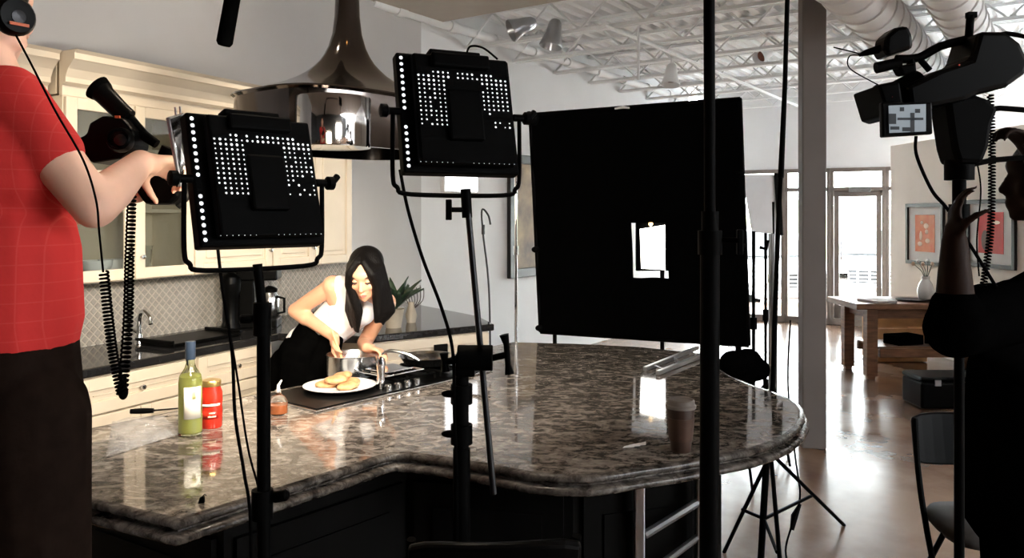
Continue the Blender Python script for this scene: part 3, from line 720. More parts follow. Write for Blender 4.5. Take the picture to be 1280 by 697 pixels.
# plate with food
pp_ = on(424, 490, ZC)+Vector((0, .01, .011))
t = thing('dinner_plate', 'white plate at the near edge of the cooktop', 'plate', pp_)
MB().lathe([(.09, 0), (.095, .004), (.148, .017), (.150, .020), (.146, .0205), (.09, .009), (.01, .008)], pp_, n=44).build('plate_body', 'cerwhite', t)
for i, (dx, dy, dz, a, sx) in enumerate([(-.05, 0, .022, .3, .055), (.03, .03, .022, -.4, .055), (.04, -.045, .022, .9, .05), (-.01, -.03, .045, .1, .05), (.0, .03, .048, 1.2, .045)]):
    f = MB(); R = Matrix.Rotation(a, 3, 'Z'); f.ell(pp_+Vector((dx, dy, dz)), (sx, .032, .017), R, 14, 9); f.ell(pp_+Vector((dx+.02, dy+.008, dz+.004)), (sx*.6, .025, .016), R, 12, 8)
    f.build('chicken_piece', 'food', None, remesh=.006, smooth_it=2)
    o = bpy.data.objects[-1] if False else f
for i, o in enumerate([o for o in COL.objects if o.name.startswith('chicken_piece')]):
    tag(o, ['browned chicken piece at the left of the plate', 'browned chicken piece at the back of the plate', 'browned chicken piece at the right front of the plate', 'browned chicken piece on top of the pile, nearer the front', 'browned chicken piece on top of the pile, towards the back'][i], 'food')
# cruet
p = on(348, 517, ZC)
t = thing('oil_cruet', 'small glass cruet of amber oil behind the light stand', 'bottle', p)
MB().lathe([(.030, 0), (.033, .004), (.033, .045), (.026, .062), (.011, .072), (.010, .085), (.013, .088), (.008, .088)], p).build('glass_body', 'clearglass', t)
MB().lathe([(.028, .004), (.030, .008), (.030, .035), (.002, .036)], p).build('oil', 'oilred', t)
MB().tube([p+Vector((0, 0, .08)), p+Vector((0, 0, .105)), p+Vector((.012, 0, .125))], [.008, .005, .003], 8).build('pour_spout', 'cerwhite', t)
# wine bottle
p = on(238, 543, ZC)
t = thing('wine_bottle', 'white wine bottle with pale label at the left of the island', 'bottle', p)
MB().lathe([(.030, .002), (.037, .004), (.038, .02), (.038, .175), (.034, .20), (.018, .225), (.0145, .24), (.0145, .30), (.016, .302), (.016, .31), (.01, .31)], p, n=32).build('glass_body', 'bottleglass', t)
MB().lathe([(.030, .008), (.0355, .012), (.0355, .170), (.031, .195), (.012, .205), (.002, .206)], p, n=28).build('wine', 'wine', t)
MB().lathe([(.0155, .252), (.0165, .254), (.0165, .312), (.002, .313)], p).build('foil_cap', 'bottlefoil', t)
def wraplabel(p, r, z0, z1, a0, a1, name, m, t, n=14):
    mb = MB(); vs = []
    for i in range(n+1):
        a = a0+(a1-a0)*i/n
        for z in (z0, z1): vs.append(p+Vector((math.cos(a)*r, math.sin(a)*r, z)))
    mb.add(vs, [(2*i, 2*i+2, 2*i+3, 2*i+1) for i in range(n)], True); return mb.build(name, m, t, solid=.0006)
lb = wraplabel(p, .0386, .06, .165, -1.75, -.2, 'paper_label', 'label', t)
wraplabel(p, .0392, .125, .15, -1.05, -.75, 'emblem', 'olive', lb, 6)
# sauce jar
p = on(264, 533, ZC)
t = thing('sauce_jar', 'glass jar of red tomato sauce right of the wine bottle', 'jar', p)
MB().lathe([(.034, .0), (.037, .005), (.038, .06), (.036, .075), (.038, .09), (.037, .12), (.030, .140), (.030, .147), (.028, .147)], p).build('jar_body', 'sauce', t)
MB().lathe([(.032, .143), (.033, .145), (.033, .160), (.031, .163), (.002, .163)], p).build('jar_lid', 'gold', t)
lb = wraplabel(p, .0385, .035, .062, -2.3, -.6, 'paper_label', 'sauce', t); 
wraplabel(p, .039, .078, .086, -2.4, -.4, 'label_band', 'label', t)
wraplabel(p, .039, .040, .045, -1.5, -.8, 'label_script', 'cream_pr', t); wraplabel(p, .039, .052, .057, -1.4, -.9, 'label_script', 'cream_pr', t)
# zip bag
bgm = MB(); n_ = 22; cs = [on(132, 573, ZC), on(226, 543, ZC), on(205, 521, ZC), on(140, 528, ZC)]
def bagpt(u, v, top):
    q = cs[0].lerp(cs[1], u).lerp(cs[3].lerp(cs[2], u), v)
    h = math.sin(PI*u)**.5*math.sin(PI*v)**.5 if 0 < u < 1 and 0 < v < 1 else 0
    wv = .006*math.sin(9*u+5*v)+.004*math.sin(17*v-8*u)
    return q+Vector((0, 0, .004+(h*(.028+wv) if top else 0)))
for top in (1, 0):
    vs = [bagpt(i/n_, j/n_, top) for i in range(n_+1) for j in range(n_+1)]
    bgm.add(vs, [(i*(n_+1)+j, (i+1)*(n_+1)+j, (i+1)*(n_+1)+j+1, i*(n_+1)+j+1) for i in range(n_) for j in range(n_)], True)
single(bgm, 'zip_bag', 'bagfilm', 'clear crumpled zip bag lying flat on the island beside the man', 'plastic bag')
# knife
a = on(163, 518, ZC)+Vector((0, 0, .012)); b = on(192, 517, ZC)+Vector((0, 0, .012)); c = on(228, 514, ZC)+Vector((0, 0, .012))
t = thing('kitchen_knife', 'black-handled knife at the back edge of the island', 'knife', a)
MB().tube([a, a.lerp(b, .5), b], [.009, .011, .009], 8).build('handle', 'blackgloss', t)
dd = (c-b).normalized(); sd = Vector((-dd.y, dd.x, 0))
MB().slab([b-sd*.014, b+sd*.01, c+sd*.006, c-sd*.002], (0, 0, .002)).build('blade', 'black', t)
# small black clip
p = on(252, 628, ZC)
t = thing('binder_clip', 'tiny black clip lying near the corner of the granite', 'clip', p)
MB().slab([p+Vector((-.008, -.006, 0)), p+Vector((.008, -.006, 0)), p+Vector((.006, -.002, .016)), p+Vector((-.005, -.002, .014))], (0, .01, 0)).build('clip_body', 'black', t, bevel=.002)
MB().tube([p+Vector((0, 0, .014)), p+Vector((.008, 0, .022)), p+Vector((.012, 0, .018))], .0015, 5).build('wire', 'black', t)
# coffee cup
p = on(851, 563, ZC)
t = thing('coffee_cup', 'brown takeaway coffee cup with lid on the round end of the island', 'cup', p)
MB().lathe([(.030, 0), (.031, .002), (.043, .135), (.042, .138), (.01, .138)], p).build('cup_body', 'cupdark', t)
MB().lathe([(.0345, .035), (.036, .035), (.0425, .105), (.041, .105)], p).build('sleeve', 'cup', t)
MB().lathe([(.046, .134), (.047, .137), (.047, .143), (.043, .146), (.042, .158), (.038, .161), (.036, .156), (.002, .156)], p).build('lid', 'lid', t)
# paper scraps
sp = MB(); q0 = on(786, 560, ZC)
for i in range(3):
    c_ = q0+Vector((.02*i, .012*i, .003)); sp.add([c_+Vector((-.02, -.006, 0)), c_+Vector((.016, -.01, .004)), c_+Vector((.02, .012, .008)), c_+Vector((-.012, .012, .0))], [(0, 1, 2, 3)])
single(sp, 'paper_scrap', 'paper', 'crumpled white scrap of paper left of the coffee cup', 'paper', solid=.001)
# aluminium rails lying at the far edge
t = thing('metal_rack', 'silver two-rail rack lying on the far edge of the island', 'rack', on(845, 452, ZC))
for (a, b) in (((806, 464), (872, 437)), ((822, 469), (880, 446))):
    A = on(*a, ZC)+Vector((0, 0, .012)); B = on(*b, ZC)+Vector((0, 0, .012)); d = (B-A).normalized()
    x_, y_, z_ = frame3(d); XX = xf((A+B)/2, basis(x_, y_, z_)); MB(XX).box((0, 0, 0), (.02, .02, (B-A).length)).build('rail', 'silver', t, bevel=.003)
for u in (.15, .5, .85):
    A = on(806, 464, ZC).lerp(on(872, 437, ZC), u); B = on(822, 469, ZC).lerp(on(880, 446, ZC), u)
    MB().cyl(A+Vector((0, 0, .012)), B+Vector((0, 0, .012)), .004, 6).build('rung', 'silver', t)

# ================================================================ LIGHT PANELS AND STANDS
def knob(mb, p, axis, r=.018, L=.03): mb.lathe([(r*.5, 0), (r, L*.3), (r, L), (r*.6, L*1.15)], p, axis, 12)
def ledpanel(TL, TR, BR, BL, Y, label, yaw, wl):
    # frame from four pixel corners at depth Y
    c = (at(*TL, Y)+at(*TR, Y)+at(*BR, Y)+at(*BL, Y))/4
    xd = ((at(*TR, Y)-at(*TL, Y))+(at(*BR, Y)-at(*BL, Y)))/2; zd = ((at(*TL, Y)-at(*BL, Y))+(at(*TR, Y)-at(*BR, Y)))/2
    w_, h_ = wl; ca, sa, cp_, sp_ = math.cos(yaw[0]), math.sin(yaw[0]), math.cos(yaw[1]), math.sin(yaw[1])
    x = Vector((ca, sa, 0)); z = Vector((-sa*sp_, ca*sp_, cp_)); y = z.cross(x); XY = xf(c, basis(x, Vector((-sa, ca, 0)), Vector((0, 0, 1))))
    t = thing('studio_light', label, 'studio light', (c.x, c.y, c.z-h_/2)); X = xf(c, basis(x, y, z))
    th = .07
    b = MB(X); b.box((0, .015, 0), (w_, th-.03, h_)); b.box((.006, -.028, 0), (w_-.055, .03, h_-.03)); b.build('housing', 'black', t, bevel=.006)
    MB(X).box((.0, -.045, -.02), (w_*.30, .03, h_*.42)).box((.0, -.045, h_*.40), (w_*.5, .03, h_*.12)).build('control_box', 'black', t, bevel=.006)
    MB(X).box((0, th/2+.001, 0), (w_-.03, .004, h_-.03)).build('led_face', 'ledfront', t)
    MB(X).box((-.0, 0, h_/2+.005), (w_*.45, .04, .014)).build('top_bracket', 'black', t, bevel=.004)
    d = MB(X); rr = .0024
    nx, nz = 19, 13; yb = -.0435
    for i in range(nx):
        for j in range(nz):
            u = (i+.5)/nx-.5; v = .30-.44*(j/(nz-1)); px_ = u*w_*.80+w_*.015; pz_ = v*h_
            inner = abs(u) < .20 and j > 1
            if inner: continue
            if j == 0 and (i < 3 or i > 15): continue
            if j > 8 and u > .17 and random.random() < .35: continue
            if random.random() < .06: continue
            r2 = rr*(.75+.5*random.random())*(1.2 if j < 3 else 1)
            d.lathe([(r2, 0), (r2*.6, .0006)], (px_, yb, pz_), (0, -1, 0), 7)
    for k in range(nx): 
        if k < 7 or k > 9: d.lathe([(rr*.4, 0), (rr*.3, .0006)], ((k/(nx-1)-.5)*w_*.8, yb, -h_*.45), (0, -1, 0), 6)
    d.build('vent_lights', 'led', t)['kind'] = 'stuff'
    sd = MB(X); side = -1
    for k in range(18):
        if k in (9, 10): continue
        sd.lathe([(.0050, 0), (.0044, .0015)], (-w_/2+.0125, -.0056, h_*(.45-.9*k/17)), (0, -1, 0), 8)
    sd.build('edge_lights', 'led', t)['kind'] = 'stuff'
    yk = h_/2+.05; wk = w_/2+.018
    pts = [(-wk, 0, 0), (-wk, 0, -yk+.05), (-wk+.012, 0, -yk+.018), (-wk+.05, 0, -yk), (wk-.05, 0, -yk), (wk-.012, 0, -yk+.018), (wk, 0, -yk+.05), (wk, 0, 0)]
    MB(XY).tube(smoothpath(pts, 5), .0062, 8).build('yoke', 'black', t)
    for sx in (-1, 1):
        kb = MB(X); kb.cyl((sx*(w_/2), 0, 0), (sx*(wk+.015), 0, 0), .01, 10); knob(kb, (sx*(wk+.01), 0, 0), (sx, 0, .0), .018, .022)
        if sx > 0: kb.tube([(wk+.03, 0, 0), (wk+.05, 0, .02)], .009, 8)
        kb.build('tilt_knob', 'black', t)
    return t, X, w_, h_, (XY @ Vector((0, 0, -yk)))
def tripod(t, base, top_z, feet, r=.013, hub=.55, mat_='black', spread=.22):
    for f in feet:
        MB().tube([Vector((base.x, base.y, hub)), Vector(f)], r*.7, 8).build('leg', mat_, t)
        m = Vector((base.x, base.y, hub)).lerp(Vector(f), .55)
        MB().tube([Vector((base.x, base.y, spread)), m], r*.5, 6).build('brace', mat_, t)
    MB().cyl((base.x, base.y, hub-.04), (base.x, base.y, hub+.03), r*1.9, 12).build('collar', mat_, t)
p1, X1, w1, h1, yk1 = ledpanel((233, 140), (389, 152), (409, 304), (256, 308), 1.95, 'black square light panel on the left stand, dotted with white points', (.772, .265), (.32, .325))
area('panel_light', X1 @ Vector((0, .10, 0)), X1 @ Vector((0.45, 1, -.03)), .26, 11, (1, .84, .62), parent=p1, spread=1.45)
b1 = Vector((yk1.x+.012, yk1.y, 0))
t = thing('light_stand', 'black light stand carrying the left light panel', 'light stand', b1)
MB().cyl((b1.x+.005, b1.y, .15), (b1.x+.003, b1.y, yk1.z-.12), .0165, 14).build('pole', 'black', t)
MB().cyl((b1.x+.003, b1.y, yk1.z-.13), (yk1.x, yk1.y, yk1.z+.01), .012, 12).build('pole_tip', 'black', t)
cb = MB(); zz = CH-(632-HY)/1000*1.95; cb.cyl((b1.x, b1.y, zz-.03), (b1.x, b1.y, zz+.04), .026, 14); knob(cb, (b1.x+.02, b1.y, zz+.02), (1, -.1, .2), .014, .04); cb.build('clamp', 'black', t)
cb = MB(); cb.cyl((b1.x, b1.y, 1.36), (b1.x, b1.y, 1.44), .022, 14); knob(cb, (b1.x-.02, b1.y, 1.40), (-1, -.1, 0), .012, .03); cb.build('clamp', 'black', t)
tripod(t, b1, 1, [(b1.x-.25, b1.y-.40, .01), (b1.x+.42, b1.y-.35, .01), (b1.x-.05, b1.y+.0-.5, .01)])
def cord(pts, name, label, r=.0032, m='rubber', Y=None):
    return single(MB().tube(smoothpath(pts, 8), r, 6), name, m, label, 'cable')
cord([at(272, 308, 1.93), at(278, 360, 1.92), at(290, 440, 1.92), at(294, 520, 1.92), at(305, 590, 1.92), at(313, 650, 1.92), at(314, 800, 1.92)], 'power_cord', 'black cord hanging from the left light panel in front of its stand', .0042)
cord([at(290, 430, 1.94), at(298, 480, 1.94), at(310, 560, 1.94), at(326, 625, 1.95), at(330, 700, 1.95)], 'power_cord', 'thin brown cord looping between the left cord and the left stand', .0028)

p2_, X2, w2, h2, yk2 = ledpanel((498, 64), (636, 77), (650, 218), (507, 214), 2.15, 'black square light panel on the clamped rod, middle of the picture', (.429, .238), (.326, .331))
area('panel_light', X2 @ Vector((0, .10, -.02)), X2 @ Vector((0, 1, -.02)), .26, 26, (1, .93, .82), parent=p2_, spread=2.4)
lp = MB(); lp.tube(smoothpath([at(583, 68, 2.15), at(588, 58, 2.15), at(604, 60, 2.15), at(622, 74, 2.15)], 6), .003, 6)
lp.build('carry_loop', 'rubber', p2_)
t = thing('grip_stand', 'black grip stand with clamp head and slanting rod, middle of the picture', 'light stand', (at(577, 400, 2.12).x, 2.12, 0))
bx_ = at(577, 400, 2.12).x
MB().cyl((bx_, 2.12, .1), (bx_, 2.12, at(0, 560, 2.12).z), .023, 14).cyl((bx_, 2.12, .9), (bx_, 2.12, at(0, 470, 2.12).z), .019, 14).cyl((bx_, 2.12, 1.2), (bx_, 2.12, at(0, 445, 2.12).z), .014, 12).build('column', 'black', t)
MB().cyl(at(583, 240, 2.15), at(617, 617, 2.10), .0085, 12).build('rod', 'gunmetal', t)
MB().cyl(at(582, 236, 2.15), at(584, 272, 2.15), .014, 12).build('rod_socket', 'black', t)
kk = MB(); kk.cyl(at(584, 262, 2.15), at(560, 262, 2.13), .007, 10); kk.box(at(561, 262, 2.13), (.016, .014, .055)); kk.build('wing_knob', 'black', t, bevel=.004)
gh = MB(); g0 = at(594, 447, 2.11); gh.cyl(at(572, 447, 2.11), at(616, 447, 2.11), .034, 20); gh.box(at(582, 455, 2.11), (.05, .04, .06)); gh.build('grip_head', 'black', t, bevel=.003)
th_ = MB(); th_.cyl(at(616, 447, 2.1), at(634, 443, 2.08), .009, 10); th_.tube([at(630, 418, 2.08), at(633, 430, 2.08), at(635, 455, 2.08), at(637, 467, 2.08)], [.013, .008, .008, .013], 10); th_.build('tee_handle', 'black', t)
th_ = MB(); th_.cyl(at(572, 450, 2.1), at(556, 452, 2.1), .009, 10); th_.tube([at(555, 441, 2.1), at(556, 452, 2.1), at(557, 464, 2.1)], [.012, .008, .012], 10); th_.build('tee_handle', 'black', t)
for yy in (492, 542):
    wk_ = MB(); wk_.cyl(at(577, yy, 2.1), at(562, yy-1, 2.1), .008, 8); wk_.ell(at(562, yy, 2.1), (.022, .008, .010)); wk_.cyl(at(577, yy-12, 2.12), at(577, yy+12, 2.12), .029, 14); wk_.build('wing_clamp', 'black', t)
tripod(t, Vector((bx_, 2.12, 0)), 1, [(bx_-.4, 1.75, .01), (bx_+.4, 1.85, .01), (bx_, 2.05-.45, .01)], hub=.4, spread=.15)
cord([at(500, 212, 2.14), at(510, 262, 2.13), at(528, 322, 2.12), at(552, 385, 2.1), at(566, 440, 2.09), at(568, 520, 2.08), at(571, 600, 2.08), at(571, 760, 2.08)], 'power_cord', 'black cord curving from the middle light panel to its stand', .0045)

# big near stand
sx = at(885, 0, 1.6).x
t = thing('light_stand', 'thick black stand crossing the whole frame in the foreground', 'light stand', (sx, 1.6, 0))
MB().cyl((sx, 1.6, .12), (sx+.004, 1.6, CH-(312-HY)/1000*1.6), .0195, 16).build('lower_pole', 'black', t)
MB().cyl((sx+.004, 1.6, 1.55), (sx, 1.6, 2.75), .0115, 14).build('upper_pole', 'black', t)
jc = MB(); jc.cyl((sx+.004, 1.6, at(0, 318, 1.6).z), (sx+.004, 1.6, at(0, 288, 1.6).z), .024, 18); jc.cyl((sx+.004, 1.6, at(0, 288, 1.6).z), (sx+.004, 1.6, at(0, 264, 1.6).z), .017, 16)
jc.build('collar', 'black', t); kb = MB(); kb.cyl((sx+.02, 1.6, at(0, 300, 1.6).z), (sx+.055, 1.58, at(0, 300, 1.6).z), .006, 8); kb.box((sx+.058, 1.58, at(0, 302, 1.6).z), (.012, .012, .05)); kb.build('tee_handle', 'black', t, bevel=.003)
tripod(t, Vector((sx, 1.6, 0)), 1, [(sx-.4, 1.35, .01), (sx+.45, 1.4, .01), (sx+.05, 1.15, .01)], hub=.35, spread=.12)
hd = MB(); hd.box((sx, 1.62, 2.85), (.3, .08, .3)); hd.build('lamp_head', 'black', t, bevel=.01)

# big black flag
FL = [at(662, 143, 5.5), at(925, 123, 5.0), at(936, 432, 5.0), at(675, 415, 5.5)]
fu = (FL[1]-FL[0]).normalized(); fn = Vector((-fu.y, fu.x, 0)).normalized()
t = thing('black_flag', 'large black cloth flag on a frame behind the island', 'flag', (FL[3]+FL[2])/2)
def fl_pt(u, v, d=0): return FL[0].lerp(FL[1], u).lerp(FL[3].lerp(FL[2], u), v)+fn*d
hu0, hu1, hv0, hv1 = .485, .65, .50, .735
nu, nv = 52, 48; fb = MB(); vs = []; us = [i/nu for i in range(nu+1)]; vv = [j/nv for j in range(nv+1)]
def snap(L, x): k = min(range(len(L)), key=lambda i: abs(L[i]-x)); L[k] = x; return k
iu0, iu1, iv0, iv1 = snap(us, hu0), snap(us, hu1), snap(vv, hv0), snap(vv, hv1)
for i, u in enumerate(us):
    for j, v in enumerate(vv):
        e = .006*math.sin(u*40)*v*v; vs.append(fl_pt(u, v+e*.6, .008*math.sin(u*17+v*3)+.005*math.sin(v*23)))
fs = [(i*(nv+1)+j, (i+1)*(nv+1)+j, (i+1)*(nv+1)+j+1, i*(nv+1)+j+1) for i in range(nu) for j in range(nv) if not (iu0 <= i < iu1 and iv0 <= j < iv1)]
fb.add(vs, fs, True); fb.build('cloth', 'cloth', t, solid=.004)
fr = MB()
for a, b in (((0, 0), (1, 0)), ((1, 0), (1, 1)), ((0, 1), (1, 1)), ((0, 0), (0, 1))): fr.tube([fl_pt(*a, .012), fl_pt(*b, .012)], .013, 8)
fr.build('frame', 'black', t)
for a in ((.0, 0), (0, .62), (0, .98), (.99, .3), (.99, .6)):
    MB().ell(fl_pt(*a, -.01), (.028, .02, .022), n=10, m=7).build('clip', 'black', t)
MB().tube([fl_pt(.43, .004, -.012), fl_pt(.47, .0, -.014), fl_pt(.5, .006, -.012)], [.006, .010, .006], 6).build('tag', 'white', t)
MB().ell(fl_pt(.015, .02, 0), (.05, .03, .05), n=12, m=8).build('corner_joint', 'black', t)
pb = fl_pt(.97, .5, .06)
t = thing('flag_stand', 'black stand holding up the right side of the big flag', 'light stand', (pb.x, pb.y, 0))
MB().cyl((pb.x, pb.y, .12), (pb.x, pb.y, fl_pt(.97, -.01).z), .02, 12).build('pole', 'black', t)
MB().cyl((pb.x, pb.y, 1.5), (pb.x, pb.y, 1.62), .035, 12).build('clamp', 'black', t)
tripod(t, pb, 1, [(pb.x-.35, pb.y+.3, .01), (pb.x+.3, pb.y+.3, .01), (pb.x, pb.y-.3, .01)], hub=.6)
pb2 = fl_pt(.09, .5, .06)
t = thing('flag_stand', 'black stand holding up the left side of the big flag', 'light stand', (pb2.x, pb2.y, 0))
MB().cyl((pb2.x, pb2.y, .12), (pb2.x, pb2.y, fl_pt(.09, .02).z), .014, 12).build('pole', 'black', t)
tripod(t, pb2, 1, [(pb2.x-.3, pb2.y+.25, .01), (pb2.x+.3, pb2.y+.25, .01), (pb2.x, pb2.y-.25, .01)], hub=.5)
# sandbag
sb = MB()
for k, (a, b, c) in enumerate([(918, 455, .07), (935, 450, .06), (948, 462, .055), (925, 470, .065), (905, 462, .05)]): sb.ell(at(a, b, 5.0+.02*k), (c*1.5, c, c*1.3), n=12, m=8)
single(sb, 'sandbag', 'cloth', 'lumpy black sandbag hanging below the right corner of the flag', 'sandbag', remesh=.02, smooth_it=2)
# lamp glimpsed through the opening
lc = fl_pt((hu0+hu1)/2, (hv0+hv1)/2, .35)
t = thing('work_lamp', 'bright lamp glowing through the opening in the black flag', 'lamp', (lc.x, lc.y, 0))
L_ = lambda du, dz, d=0: lc+fu*du+Vector((0, 0, dz))+fn*d
MB().slab([L_(-.14, .135), L_(.035, .16), L_(.045, -.15), L_(-.13, -.14)], fn*.03).build('diffuser', 'lampwhite', t)
MB().box(L_(.05, .02, .02), (.04, .05, .34)).box(L_(-.05, .01, .06), (.26, .04, .34)).build('lamp_housing', 'black', t, bevel=.005)
MB().cyl((lc+fn*.09)*1-Vector((0, 0, .15)), Vector((lc.x, lc.y, .03))+fn*.09, .015, 10).lathe([(.16, 0), (.15, .02), (.02, .03)], Vector((lc.x, lc.y, 0))+fn*.09).build('lamp_stand', 'black', t)
for a, b in ((.07, .10), (.095, -.13), (-.06, .17)): MB().ell(L_(a, b, -.02), (.016, .012, .016), n=10, m=7).build('bulb', 'lampwarm', t)
# silver rods, reflector card
t = thing('reflector_stand', 'silver stand with a white reflector card, right of the black flag', 'light stand', (at(966, 0, 5.6).x, 5.6, 0))
rx = at(966, 0, 5.6).x
MB().cyl((rx, 5.6, .1), (rx, 5.6, at(0, 292, 5.6).z), .030, 14).build('column', 'silver', t)
MB().cyl((rx, 5.6, 1.4), (rx, 5.6, 1.75), .012, 10).build('upper_rod', 'black', t)
MB().slab([at(928, 218, 5.55), at(968, 218, 5.6), at(973, 292, 5.6), at(940, 290, 5.55)], (0, .01, 0)).build('reflector_card', 'paper', t)
MB().slab([at(968, 216, 5.58), at(976, 217, 5.7), at(979, 294, 5.7), at(973, 294, 5.58)], (0, .012, 0)).build('card_edge', 'black', t)
MB().tube([at(950, 309, 5.55), at(958, 311, 5.55), at(960, 300, 5.55)], .012, 8).build('hook', 'black', t)
tripod(t, Vector((rx, 5.6, 0)), 1, [(rx-.35, 5.9, .01), (rx+.12, 6.0, .01), (rx, 5.25, .01)], hub=.5)
for px_, Y_, lab, r_, ztop in ((942, 5.3, 'thin black stand between the flag and the silver stand', .012, 1.55), (957, 5.75, 'thin black stand just behind the silver stand', .011, 1.62)):
    X_ = at(px_, 0, Y_).x; t = thing('thin_stand', lab, 'light stand', (X_, Y_, 0))
    MB().cyl((X_, Y_, .1), (X_, Y_, ztop), r_, 10).build('pole', 'black', t); MB().cyl((X_, Y_, .9), (X_, Y_, .98), r_*2, 10).build('collar', 'black', t)
    tripod(t, Vector((X_, Y_, 0)), 1, [(X_-.3, Y_+.2, .01), (X_+.3, Y_+.2, .01), (X_, Y_-.3, .01)], hub=.45, r=.01)
# leaning tall stand right of the island
bx2 = Vector((1.155, 3.65, 0))
t = thing('tall_stand', 'tall thin black stand with splayed legs beside the round island end', 'light stand', bx2)
MB().tube([at(951, 700, 3.65), at(958, 575, 3.65), at(966, 480, 3.65), at(972, 300, 3.65), at(976, 220, 3.65)], [.016, .016, .012, .011, .010], 10).build('lower_pole', 'black', t)
MB().tube([at(976, 222, 3.65), at(981, 110, 3.65), at(985, -30, 3.65)], [.014, .011, .011], 10).build('upper_pole', 'black', t)
hub = at(958, 566, 3.65); bj = at(955, 648, 3.65)
for f, u in ((on(1055, 656), .5), (on(905, 690), .5), (Vector((1.05, 3.05, .0)), .5)):
    MB().tube([hub+Vector((0.02, 0, 0)), f], .0095, 8).build('leg', 'black', t); MB().tube([bj, hub.lerp(f, .55)], .008, 6).build('brace', 'black', t)
MB().cyl(hub-Vector((0, 0, .04)), hub+Vector((0, 0, .03)), .022, 12).build('collar', 'black', t)
# cable with inline switch
cp_ = [at(990, 470, 4.4), at(988, 500, 4.4), at(1000, 560, 4.3), at(1002, 610, 4.2)]
t = thing('floor_cord', 'thin grey cord with a black inline switch hanging beside the tall stand', 'cable', on(985, 690))
MB().tube(smoothpath([at(988, 400, 4.5), at(985, 480, 4.4), at(994, 570, 4.2), at(1000, 620, 4.05), at(990, 655, 4.0), on(982, 690)+Vector((0, 0, .01)), on(990, 720)+Vector((0, 0, .005))], 6), .005, 6).build('cord', 'rubber', t)
MB().tube([at(1000, 630, 4.05), at(993, 645, 4.02), at(990, 662, 4.0)], [.008, .018, .010], 8).build('switch', 'black', t)
# boom microphone
a = at(292, -10, 2.4); b = at(280, 57, 2.4)
t = thing('boom_microphone', 'black boom microphone hanging at the top of the frame', 'microphone', b)
MB().tube([a, b+(a-b)*.06, b], [.023, .024, .018], 16).build('windshield', 'cloth', t)
MB().tube([a, a+Vector((.05, -.05, .12)), a+Vector((.9, -.7, .5))], .012, 8).build('boom_pole', 'black', t)

# track lights
def tracklight(px, py, Y, R_, label, aim, m='silver', s=1):
    p = at(px, py, Y); t = thing('track_light', label, 'ceiling light', p); ax = Vector(aim).normalized()
    MB().cyl(p, (p.x, p.y, zc-.34), .010*s, 8).build('stem', m, t)
    MB().lathe([(.03*s, -.09*s), (.045*s, -.07*s), (.06*s, .02*s), (.085*s, .10*s), (.082*s, .11*s), (.06*s, .05*s), (.02*s, .03*s)], p, ax, 18).build('head', m, t)
    MB().lathe([(.055*s, .06*s), (.05*s, .065*s), (.002, .068*s)], p, ax, 16).build('lens', 'darkpr', t)
tracklight(655, 32, 7.6, .1, 'silver ceiling spotlight left of the paired one, above the middle panel', (-.9, -.2, -.4), 'silver', 1.3)
tracklight(692, 40, 7.4, .1, 'silver ceiling spotlight pointing down, second from the left', (-.2, -.1, -1), 'silver', 1.3)
tracklight(839, 92, 8.6, .1, 'white ceiling spotlight above the black flag, left of the near stand', (-.1, -.2, -1), 'ceil', 1.2)
tracklight(957, 68, 9.2, .1, 'small white ceiling spotlight between the near stand and the tall thin pole', (-.8, -.4, -.4), 'ceil', 1.1)
for px_, Y_, lab in ((798, 7.4, 'thin white rod hanging from the deck above the flag'), (1198, 9.5, 'thin white rod hanging from the deck by the ducts')):
    a = at(px_, 100 if px_ < 1000 else 150, Y_); single(MB().cyl(a, (a.x, a.y, zc-.3), .012, 8), 'hanger_rod', 'ceil', lab, 'rod')

# wall things
def on_back(px, z, off=0): return BM_ @ Vector((bs(px, off), -off, z))
pa, pb_ = bs(553, .02), bs(593, .02); YL = (BM_ @ Vector((pa, 0, 0))).y
zt_ = CH+(270-183)/1000*YL; zb_ = CH+(270-238)/1000*YL
t = thing('wall_light', 'lit white rectangular panel on the wall behind the middle light panel', 'light', BM_ @ Vector(((pa+pb_)/2, 0, zb_)))
MB(BM_).box(((pa+pb_)/2, -.03, (zt_+zb_)/2), (pb_-pa+.03, .05, zt_-zb_+.03)).build('lamp_case', 'white', t, bevel=.005)
MB(BM_).box(((pa+pb_)/2, -.058, (zt_+zb_)/2), (pb_-pa, .008, zt_-zb_)).build('diffuser', 'walllamp', t)
# painting
qa, qb = bs(636, .03), bs(700, .03); YQ = (BM_ @ Vector((qa, 0, 0))).y; z1_ = CH+(270-192)/1000*YQ; z0_ = CH-(348-270)/1000*YQ
t = thing('wall_painting', 'large brown framed painting half hidden by the black flag', 'painting', BM_ @ Vector(((qa+qb)/2, 0, z0_)))
fr = MB(BM_)
for x in (qa+.05, qb-.05): fr.box((x, -.03, (z0_+z1_)/2), (.10, .05, z1_-z0_))
for z in (z0_+.05, z1_-.05): fr.box(((qa+qb)/2, -.03, z), (qb-qa-.2, .05, .10))
fr.build('frame', 'frame', t, bevel=.006); MB(BM_).box(((qa+qb)/2, -.015, (z0_+z1_)/2), (qb-qa-.2, .02, z1_-z0_-.2)).build('canvas', 'brownpr', t)
